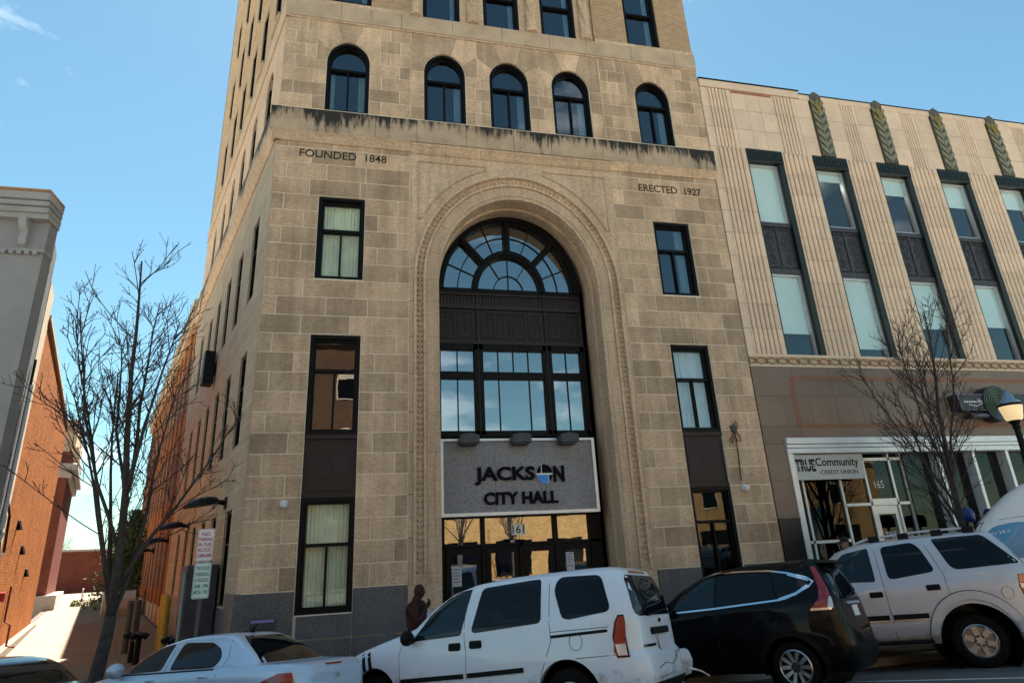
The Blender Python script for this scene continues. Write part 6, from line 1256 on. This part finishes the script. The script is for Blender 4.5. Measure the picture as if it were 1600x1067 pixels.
bare_tree('street_tree', 'bare budding tree on the sidewalk at the mouth of the alley', (-7.95, -2.0, -.17), 8.5, 3, spread=.33, trunk_r=.105, fork=1.6, limbs=9)
bare_tree('street_tree', 'bare budding tree on the sidewalk before the brown granite shopfront', (9.75, -2.0, -.17), 8.3, 11, lean=(.22, 0), spread=.34, trunk_r=.09, fork=2.0, limbs=9)
def leafy(name, label, c, rx, rz, n, m='leaf_green', cat='shrub'):
    R = random.Random(n); bm = B(); t = thing(name, label, cat, c)
    for i in range(n):
        u = R.gauss(0, .42), R.gauss(0, .42), R.uniform(0, 1); w = (1-u[2]**1.6)*.9+.15; p = Vector((u[0]*rx*w, u[1]*rx*w, u[2]*rz)); s_ = R.uniform(.05, .13)
        d = Vector((R.gauss(0, 1), R.gauss(0, 1), R.gauss(0, 1))).normalized(); e = d.orthogonal().normalized(); bm.faces.new([bm.verts.new(p+q) for q in (d*s_, e*s_*.6, -d*s_, -e*s_*.6)])
    ob('foliage', bm, MT[m], t); bm = B(); tube(bm, [(0, 0, -.1), (.03, 0, rz*.5), (0, .02, rz*.85)], [.08, .05, .01], 6); ob('stem', bm, MT['bark'], t)
leafy('evergreen_shrub', 'tall green evergreen shrub in the alley behind the bare tree', alley(30, 3.8, .2), 1.5, 5.6, 5200); leafy('evergreen_shrub', 'smaller green evergreen shrub at the back of the alley', alley(39, 3.6, .2), 1.6, 4.6, 3500)
# ================================================================ street furniture
def bollard(label, x, y, z, r, h, m, group):
    b = thing('bollard', label, 'bollard', (x, y, z), group=group); bm = B(); lathe(bm, [(r, 0), (r, h-.05), (r*.92, h-.015), (r*.6, h), (0, h)], 16); ob('post', bm, MT[m], b, smooth=True, sharp=40); bm = B(); lathe(bm, [(r*1.25, 0), (r*1.25, .02), (r, .04)], 16); ob('base', bm, MT[m], b); return b
for i, (px, py) in enumerate(((193, 1025), (206, 1022))):
    d = ray(px, py); t = (-.1-CAM.z)/d.z; p = CAM+d*t; bollard(('slim dark grey bollard in the alley mouth, the one closer to the tree trunk', 'slim dark grey bollard in the alley mouth, the one closer to the tower')[i], p.x, p.y, -.1, .085, 1.45, 'bollard_grey', 'pair of grey bollards')
for i, s_ in enumerate((5.4, 6.3)): p = alley(s_, 3.9); bollard(('yellow pipe bollard beside the mural cabinet against the tower', 'yellow pipe bollard farther up the alley from the mural cabinet')[i], p.x, p.y, -.1, .10, 1.55, 'yellow', 'pair of yellow bollards')
MA = MS.to_euler()
ct = thing('mural_cabinet', 'tall dark cabinet with plum and teal mural panels against the tower', 'cabinet', MS @ Vector((-2.6, -.5, -.12))); ct.rotation_euler = MA
bm = B(); box(bm, -.6, .6, -.2, .45, 0, 2.3, .02); ob('case', bm, MT['mural_dark'], ct); bm = B(); box(bm, -.54, -.04, -.215, -.19, .9, 2.15); ob('panel', bm, MT['mural_plum'], ct); bm = B(); box(bm, .04, .54, -.215, -.19, .3, 2.15); ob('panel', bm, MT['mural_teal'], ct); bm = B(); box(bm, -.54, -.04, -.215, -.19, .3, .85); ob('panel', bm, MT['mural_dark'], ct); bm = B(); box(bm, -.48, -.1, -.225, -.21, 1.0, 1.25); ob('name_plate', bm, MT['ink'], ct)
for i, (s_, c_) in enumerate(((3.6, 3.2), (1.2, 3.85))):
    p = alley(s_, c_, -.1); f = thing('standpipe', ('black two-headed standpipe beside the yellow bollards', 'black standpipe valve low against the granite corner')[i], 'standpipe', p); f.rotation_euler.z = ra
    bm = B(); tube(bm, [(0, 0, 0), (0, 0, .72)], .07, 10); tube(bm, [(.5, .1, 0), (.5, .1, .66)], .06, 10); tube(bm, [(0, 0, .6), (.5, .1, .6)], .07, 10); ob('pipe', bm, MT['pole_black'], f)
    for j, (x, y) in enumerate(((0, 0), (.5, .1))):
        for a in (0, 2.1, 4.2): bm = B(); tube(bm, [(x, y, .68), (x+.14*cos(a), y+.14*sin(a), .70), (x+.2*cos(a), y+.2*sin(a), .66)], [.06, .075, .08], 10); ob('outlet', bm, MT['pole_black'], f)
# parking signs
sgx = thing('parking_sign_post', 'metal post with a red and a green lettered parking sign at the alley corner', 'sign', (0, 0, 0)); Yp = -2.35
a0, a1 = atY(320, 838, Yp), atY(314, 936, Yp); px_ = (a0.x+a1.x)/2; sgx.location = (px_, Yp, -.17)
bm = B(); box(bm, -.03, .03, .012, .05, 0, a0.z+.2, .004); ob('post', bm, MT['bollard_grey'], sgx)
def park(z0, z1, bgm, inkm, lines_):
    w = .13; bm = B(); prism(bm, round_poly([(-w, z0), (w, z0), (w, z1), (-w, z1)], .03), 0, .006); p = ob('plate', bm, MT[bgm], sgx); bm = B(); P = round_poly([(-w+.012, z0+.012), (w-.012, z0+.012), (w-.012, z1-.012), (-w+.012, z1-.012)], .025)
    for (x0, u0), (x1, u1) in zip(P, P[1:]+P[:1]): strip(bm, [(x0, u0), (x1, u1)], .006, -.003, .001)
    ob('border', bm, MT[inkm], p); n = len(lines_); hh = (z1-z0-.10)/n
    for i, t_ in enumerate(lines_): zt = z1-.05-i*hh; ww = min(w-.03, .022*len(t_)+.02); text('lettering', t_, MT[inkm], p, -ww, ww, zt-hh*.80, zt-hh*.1, -.002, .001, .012)
zo = .17
park(a0.z+zo-.40, a0.z+zo+.13, 'sign_white', 'sign_red', ['NO', 'PARKING', 'IN THIS', 'BLOCK', '2AM-6AM']); park(a0.z+zo-.98, a0.z+zo-.415, 'sign_mint', 'sign_teal', ['TWO HOUR', 'PARKING', 'IN THIS BLOCK', '8AM - 5PM', 'MON - FRI'])
sgx.rotation_euler.z = radians(6)
# street lamp
Lp = -3.0; lt_ = atY(1580, 640, Lp); lm = thing('street_lamp', 'black street lamp with a warm glass lantern and blue grey cap', 'street lamp', (lt_.x, Lp, -.2)); zc = lt_.z+.2
bm = B(); lathe(bm, [(.17, 0), (.17, .25), (.13, .35), (.10, .9), (.075, 1.0), (.065, zc-.45), (.09, zc-.42), (.07, zc-.36), (.12, zc-.30), (.13, zc-.26), (.1, zc-.25)], 16); ob('pole', bm, MT['pole_black'], lm, smooth=True, sharp=35)
bm = B(); lathe(bm, [(.13, zc-.255), (.17, zc-.22), (.235, zc+.07), (.22, zc+.10), (.1, zc+.1)], 16); ob('lantern_glass', bm, MT['lantern'], lm, smooth=True, sharp=40); bm = B(); lathe(bm, [(.25, zc+.08), (.27, zc+.10), (.24, zc+.135)], 16); ob('collar', bm, MT['pole_black'], lm); bm = B(); lathe(bm, [(.23, zc+.135), (.20, zc+.20), (.13, zc+.24), (.115, zc+.34), (.06, zc+.39), (.025, zc+.42), (.018, zc+.50), (0, zc+.53)], 16); ob('cap', bm, MT['cap_blue'], lm, smooth=True)
# blue-topped bins seen over the SUV roof
for i, px in enumerate((1508, 1553)):
    p = atY(px, 806, -.9); n_ = thing('round_stool', ('small round blue seat at the shopfront, on the credit union side of the tree stem', 'small round blue seat between the tree stem and the white van')[i], 'seat', (p.x, -.9, -.1), group='round blue seats at the shopfront'); bm = B(); lathe(bm, [(.0, 0), (.2, 0), (.2, .03), (.04, .06), (.04, p.z-.05), (.1, p.z)], 14); ob('post', bm, MT['pole_black'], n_); bm = B(); lathe(bm, [(0, p.z-.06), (.2, p.z-.05), (.22, p.z+.15), (.17, p.z+.28), (0, p.z+.3)], 18); ob('seat', bm, MT['deep_blue'], n_, smooth=True)
# painted stall lines
bm = B()
for i in range(-6, 9):
    a = radians(43); p = Vector((-4.9+i*4.1, -7.8, 0)); d = Vector((-cos(a), sin(a), 0)); w = Vector((sin(a), cos(a), 0))*.055
    pts = [p+d*(k*.6) for k in range(12)]; pts = [q for q in pts if q.y < -3.05]
    for q, r_ in zip(pts, pts[1:]): bm.faces.new([bm.verts.new(Vector((v.x, v.y, road_z(v.y)+.005))) for v in (q-w, r_-w, r_+w, q+w)])
for y in (-8.35,): bm.faces.new([bm.verts.new((x, v, road_z(v)+.005)) for x, v in ((-60, y-.06), (60, y-.06), (60, y+.06), (-60, y+.06))])
ob('parking_lines', bm, MT['line_white'], None, kind='structure')
# small plaque sign low on the granite
p = atY(410, 975, -.04); pq = thing('brass_plaque', 'small grey plaque with a violet header on the granite base behind the sedan', 'plaque', (p.x, -.04, p.z)); bm = B(); box(bm, -.24, .24, -.03, .01, -.10, .10, .005); ob('plate', bm, MT['lamp_grey'], pq); bm = B(); box(bm, -.22, .22, -.034, -.029, .03, .085); ob('header', bm, MT['neon_violet'], pq)
# ================================================================ people
def skin(V_, E_, Rr, m, root_i=0, sub=2):
    me = bpy.data.meshes.new('s'); me.from_pydata(V_, E_, []); o = bpy.data.objects.new('s', me); COL.objects.link(o); md = o.modifiers.new('k', 'SKIN'); md.use_smooth_shade = True
    for i, r in enumerate(Rr):
        sv_ = me.skin_vertices[0].data[i]; sv_.radius = (r, r) if not isinstance(r, tuple) else r; sv_.use_root = (i == root_i)
    sb = o.modifiers.new('u', 'SUBSURF'); sb.levels = sub; sb.render_levels = sub; bpy.context.view_layer.update(); nm = bpy.data.meshes.new_from_object(o.evaluated_get(DG())); bpy.data.objects.remove(o); bpy.data.meshes.remove(me); nm.materials.clear(); nm.materials.append(m); return nm
def chain(segs):
    V_, E_, R_ = [], [], []; ix = {}
    def add(k, p, r): ix[k] = len(V_); V_.append(p); R_.append(r)
    return V_, E_, R_, ix, add
def person(name, label, loc, rz, joints, m, extra=None):
    """joints: dict of named points; builds body, top, trousers, shoes. Faces -Y."""
    t = thing(name, label, 'person', loc, rz); J = joints; t.scale = (J.get('s', 1),)*3
    def mk(nm_, order, edges, rad, mt_, root_i=0, sub=2):
        ix = {k: i for i, k in enumerate(order)}; me = skin([J[k] for k in order], [(ix[a], ix[b]) for a, b in edges], [rad[k] for k in order], mt_, root_i, sub); me.name = nm_; o = link(nm_, me, None, t, True); return o
    arms = [(s_+a, s_+b) for s_ in 'LR' for a, b in (('sh', 'el'), ('el', 'wr'))]; legs = [(s_+a, s_+b) for s_ in 'LR' for a, b in (('hp', 'kn'), ('kn', 'an'), ('an', 'to'))]
    O = ['pel', 'sp', 'ch', 'nk', 'nk2', 'Lsh', 'Lel', 'Lwr', 'Rsh', 'Rel', 'Rwr', 'Lhp', 'Lkn', 'Lan', 'Lto', 'Rhp', 'Rkn', 'Ran', 'Rto']
    rad = dict(pel=(.16, .12), sp=(.135, .10), ch=(.165, .115), nk=(.075, .075), nk2=(.062, .065), jaw=(.066, .078), crn=(.080, .098), Lsh=.062, Rsh=.062, Lel=.045, Rel=.045, Lwr=.03, Rwr=.03, Lhp=.09, Rhp=.09, Lkn=.058, Rkn=.058, Lan=.04, Ran=.04, Lto=.035, Rto=.035)
    E_ = [('pel', 'sp'), ('sp', 'ch'), ('ch', 'nk'), ('nk', 'nk2'), ('ch', 'Lsh'), ('ch', 'Rsh'), ('pel', 'Lhp'), ('pel', 'Rhp')]+arms+legs
    body = mk('body', O, E_, rad, MT[m['skin']])
    fwd = Vector(J['face']).normalized(); hc = (Vector(J['jaw'])+Vector(J['crn']))/2+Vector((0, 0, .012))
    hb = bmesh.new(); hb.from_mesh(body.data); hs_ = bmesh.ops.create_uvsphere(hb, u_segments=20, v_segments=16, radius=1)['verts']
    for v in hs_:
        q = v.co.copy(); w_ = 1-.22*max(0, -q.z)**1.5; f_ = q.y*.098*(1 if q.y > 0 else 1-.06*max(0, q.z)); v.co = hc+Vector((q.x*.076*w_, f_*(1-.12*max(0, -q.z)*(1 if q.y > 0 else 0)), q.z*.122))
    hb.to_mesh(body.data); hb.free(); body.data.polygons.foreach_set('use_smooth', [True]*len(body.data.polygons))
    rgt0 = 0; fwd = fwd; rgt = fwd.cross(Vector((0, 0, 1))).normalized(); b2 = B()
    bmesh.ops.create_uvsphere(b2, u_segments=8, v_segments=6, radius=1, matrix=Matrix.Translation(hc+fwd*.088+Vector((0, 0, -.015))) @ Matrix.Diagonal((.017, .022, .026, 1)))
    for g in (-1, 1): bmesh.ops.create_uvsphere(b2, u_segments=8, v_segments=6, radius=1, matrix=Matrix.Translation(hc+rgt*(g*.080)+Vector((0, 0, -.005))) @ Matrix.Diagonal((.018, .02, .034, 1)))
    bmesh.ops.create_uvsphere(b2, u_segments=8, v_segments=6, radius=1, matrix=Matrix.Translation(hc+fwd*.078+Vector((0, 0, -.06))) @ Matrix.Diagonal((.028, .02, .012, 1)))
    ob('face_features', b2, MT[m['skin']], body, smooth=True); b2 = B()
    for g in (-1, 1): bmesh.ops.create_uvsphere(b2, u_segments=8, v_segments=6, radius=.011, matrix=Matrix.Translation(hc+fwd*.078+rgt*(g*.032)+Vector((0, 0, .018))))
    ob('eyes', b2, MT['ink'], body, smooth=True)
    for s_ in 'LR':                                         # hands: palm and five bent fingers
        w = Vector(J[s_+'wr']); d = (w-Vector(J[s_+'el'])).normalized(); n_ = Vector(J.get(s_+'palm', (0, -1, 0))); n_ = (n_-d*n_.dot(d)).normalized(); a = d.cross(n_); b2 = B(); g = 1 if s_ == 'L' else -1
        tube(b2, [w-d*.02, w+d*.03, w+d*.07, w+d*.09], [.026, .036, .040, .030], 8)
        for k, (o_, l) in enumerate(((-.030, .062), (-.010, .074), (.011, .070), (.031, .054))): q = w+d*.085+a*o_; tube(b2, [q, q+d*l*.45+n_*.006, q+d*l*.75+n_*.028, q+d*l*.8+n_*.05], [.0095, .009, .008, .006], 6)
        q = w+d*.03+a*(.03*g); tube(b2, [q, q+d*.03+a*(.03*g)+n_*.01, q+d*.06+a*(.03*g)+n_*.025], [.012, .010, .008], 6); ob('hand', b2, MT[m['skin']], body, smooth=True)
    O2 = ['pel', 'sp', 'ch', 'nk', 'Lsh', 'Lel', 'Lwr2', 'Rsh', 'Rel', 'Rwr2']
    for s_ in 'LR': J[s_+'wr2'] = tuple(Vector(J[s_+'el']).lerp(Vector(J[s_+'wr']), m.get('sleeve', .88)))
    mk('top', O2, [('pel', 'sp'), ('sp', 'ch'), ('ch', 'nk'), ('ch', 'Lsh'), ('Lsh', 'Lel'), ('Lel', 'Lwr2'), ('ch', 'Rsh'), ('Rsh', 'Rel'), ('Rel', 'Rwr2')], dict(pel=(.22, .17), sp=(.21, .17), ch=(.235, .175), nk=(.085, .08), Lsh=.085, Rsh=.085, Lel=.064, Rel=.064, Lwr2=.05, Rwr2=.05), MT[m['top']])
    mk('trousers', ['pel', 'Lhp', 'Lkn', 'Lan', 'Rhp', 'Rkn', 'Ran'], [('pel', 'Lhp'), ('Lhp', 'Lkn'), ('Lkn', 'Lan'), ('pel', 'Rhp'), ('Rhp', 'Rkn'), ('Rkn', 'Ran')], dict(pel=(.165, .125), Lhp=.105, Rhp=.105, Lkn=.078, Rkn=.078, Lan=.068, Ran=.068), MT[m['legs']])
    for s_ in 'LR': q = Vector(J[s_+'an']); b2 = B(); tube(b2, [q+Vector((0, .07, -.05)), q+Vector((0, 0, -.035)), q+Vector((0, -.10, -.05)), q+Vector((0, -.19, -.062))], [.045, .052, .045, .03], 8); ob('shoe', b2, MT['shoe'], t, smooth=True)
    return t
BJ = dict(pel=(0, 0, .97), sp=(0, .01, 1.18), ch=(0, .02, 1.40), nk=(0, .01, 1.545), nk2=(0, -.03, 1.70), jaw=(0, -.04, 1.67), crn=(0, -.02, 1.765), face=(0, -1, 0), Lsh=(.20, .02, 1.46), Lel=(.26, .05, 1.17), Lwr=(.24, -.06, .93), Rsh=(-.20, .02, 1.46), Rel=(-.26, .05, 1.17), Rwr=(-.24, -.06, .93), Lhp=(.10, 0, .90), Lkn=(.11, -.02, .50), Lan=(.11, .02, .09), Lto=(.12, -.13, .04), Rhp=(-.10, 0, .90), Rkn=(-.11, -.02, .50), Ran=(-.11, .02, .09), Rto=(-.12, -.13, .04))
j = dict(BJ); j.update(s=1.02, Rel=(-.25, -.14, 1.20), Rwr=(-.06, -.21, 1.43), Rpalm=(.3, 1, 0), Lel=(.27, .0, 1.17), Lwr=(.05, -.24, 1.10), Lpalm=(-.4, 1, 0), jaw=(.0, -.055, 1.615), crn=(0, -.03, 1.71), nk2=(0, -.03, 1.66))
pm_ = atY(650, 899, -2.3)
man = person('person', 'person in a dark red sweater, hand at the chin, standing beside the entrance', (pm_.x+.02, -2.3, -.19), radians(62), j, dict(skin='skin', top='sweater', legs='jeans'))
b2 = B(); obox(b2, (.0, -.20, 1.33), Vector((1, 0, 0)).lerp(Vector((0, 0, 1)), .35).normalized(), Vector((0, 1, 0)), Vector((0, 0, 1)).lerp(Vector((-1, 0, 0)), .35).normalized(), .055, .004, .075); ob('badge_card', b2, MT['paper'], man)
j = dict(BJ); j.update(s=1.08, jaw=(0, -.06, 1.62), crn=(0, -.05, 1.715), nk2=(0, -.03, 1.66), Lel=(.26, -.12, 1.20), Lwr=(.12, -.32, 1.20), Rel=(-.26, -.12, 1.2), Rwr=(-.1, -.32, 1.22), Lpalm=(-1, 0, .2), Rpalm=(1, 0, .2))
p2_ = atY(1320, 840, -.75); gal = person('person', 'person in black shirt and dark cap looking down before the credit union', (p2_.x, -.75, -.12), radians(-75), j, dict(skin='skin_light', top='shirt_black', legs='jeans', sleeve=.1))
gal.location.z = p2_.z-1.80*1.08; gal.location.z = max(gal.location.z, -.1)
b2 = B(); lathe(b2, [(.093, 1.71), (.098, 1.75), (.08, 1.805), (.04, 1.828), (0, 1.832)], 16, (0, -.045, 0)); box(b2, -.065, .065, -.23, -.12, 1.712, 1.726, .005); ob('cap', b2, MT['shirt_black'], gal, smooth=True, sharp=40); b2 = B(); box(b2, -.05, .05, -.42, -.41, 1.2, 1.32); ob('phone', b2, MT['ink'], gal)
# ================================================================ the other side of the street, seen only in the glass
def across(label, x0, x1, y, h, m, wins):
    OB = thing('opposite_building', label, 'building', (0, y, 0), group='buildings across the street'); bm = B(); box(bm, x0, x1, -8, 0, -.3, h); ob('wall', bm, MT[m], OB); bm = B(); box(bm, x0, x1, -8, .25, h, h+.5); ob('cornice', bm, MT['brick_cream'], OB)
    n = int((x1-x0)/4.1)
    for i in range(n):
        x = x0+.8+i*4.1; bm = B(); box(bm, x-.2, x+2.6, -.05, .05, .6, 3.1); ob('shop_window', bm, MT['car_glass'], OB)
        for z in wins: bm = B(); prism(bm, [(x+.2, z), (x+1.6, z), (x+1.6, z+1.7)]+[(x+.9+.7*cos(pi*k/8), z+1.7+.7*sin(pi*k/8)) for k in range(1, 8)]+[(x+.2, z+1.7)], -.05, .04); w_ = ob('window', bm, MT['brick_cream'], OB); bm = B(); box(bm, x+.3, x+1.5, .03, .05, z+.1, z+1.6); ob('pane', bm, MT['car_glass'], w_)
across('low golden brick building across the street mirrored in the entrance glass', -3, 40, -32, 8.2, 'brick_far', (4.8,)); across('tall dark brick building across the street mirrored in the upper window glass', -40, -3.02, -32, 18, 'brick_brown', (4.8, 9.2, 13.6))
sheet('far_sidewalk', lambda x, y: .43, [-200, 0, 200], [-32, -27.6], MT['concrete'])
t2 = bare_tree('street_tree', 'bare tree across the street mirrored in the entrance glass', (-1.5, -28.6, .4), 8.0, 21, spread=.6, limbs=7)
for x_, rz_, y_, lb_ in ((6.5, 2.0, -28.8, 'second bare tree across the street mirrored in the entrance glass'), (2.6, 4.1, -28.8, 'third bare tree across the street mirrored in the entrance glass'), (-6.2, 1.1, -28.8, 'fourth bare tree across the street mirrored in the entrance glass'), (alley(80, 4).x, .3, alley(80, 4).y, 'bare tree rising behind the low red brick wall at the alley end'), (alley(84, -2).x, 3.3, alley(84, -2).y, 'bare tree behind the end wall, beside the red brick building with pale cornice')):
    t3 = t2.copy(); COL.objects.link(t3); t3.location = (x_, y_, .4); t3.rotation_euler.z = rz_; t3['label'] = lb_
    for ch in t2.children:
        c_ = ch.copy(); COL.objects.link(c_); c_.parent = t3
        for g in ch.children: d_ = g.copy(); COL.objects.link(d_); d_.parent = c_
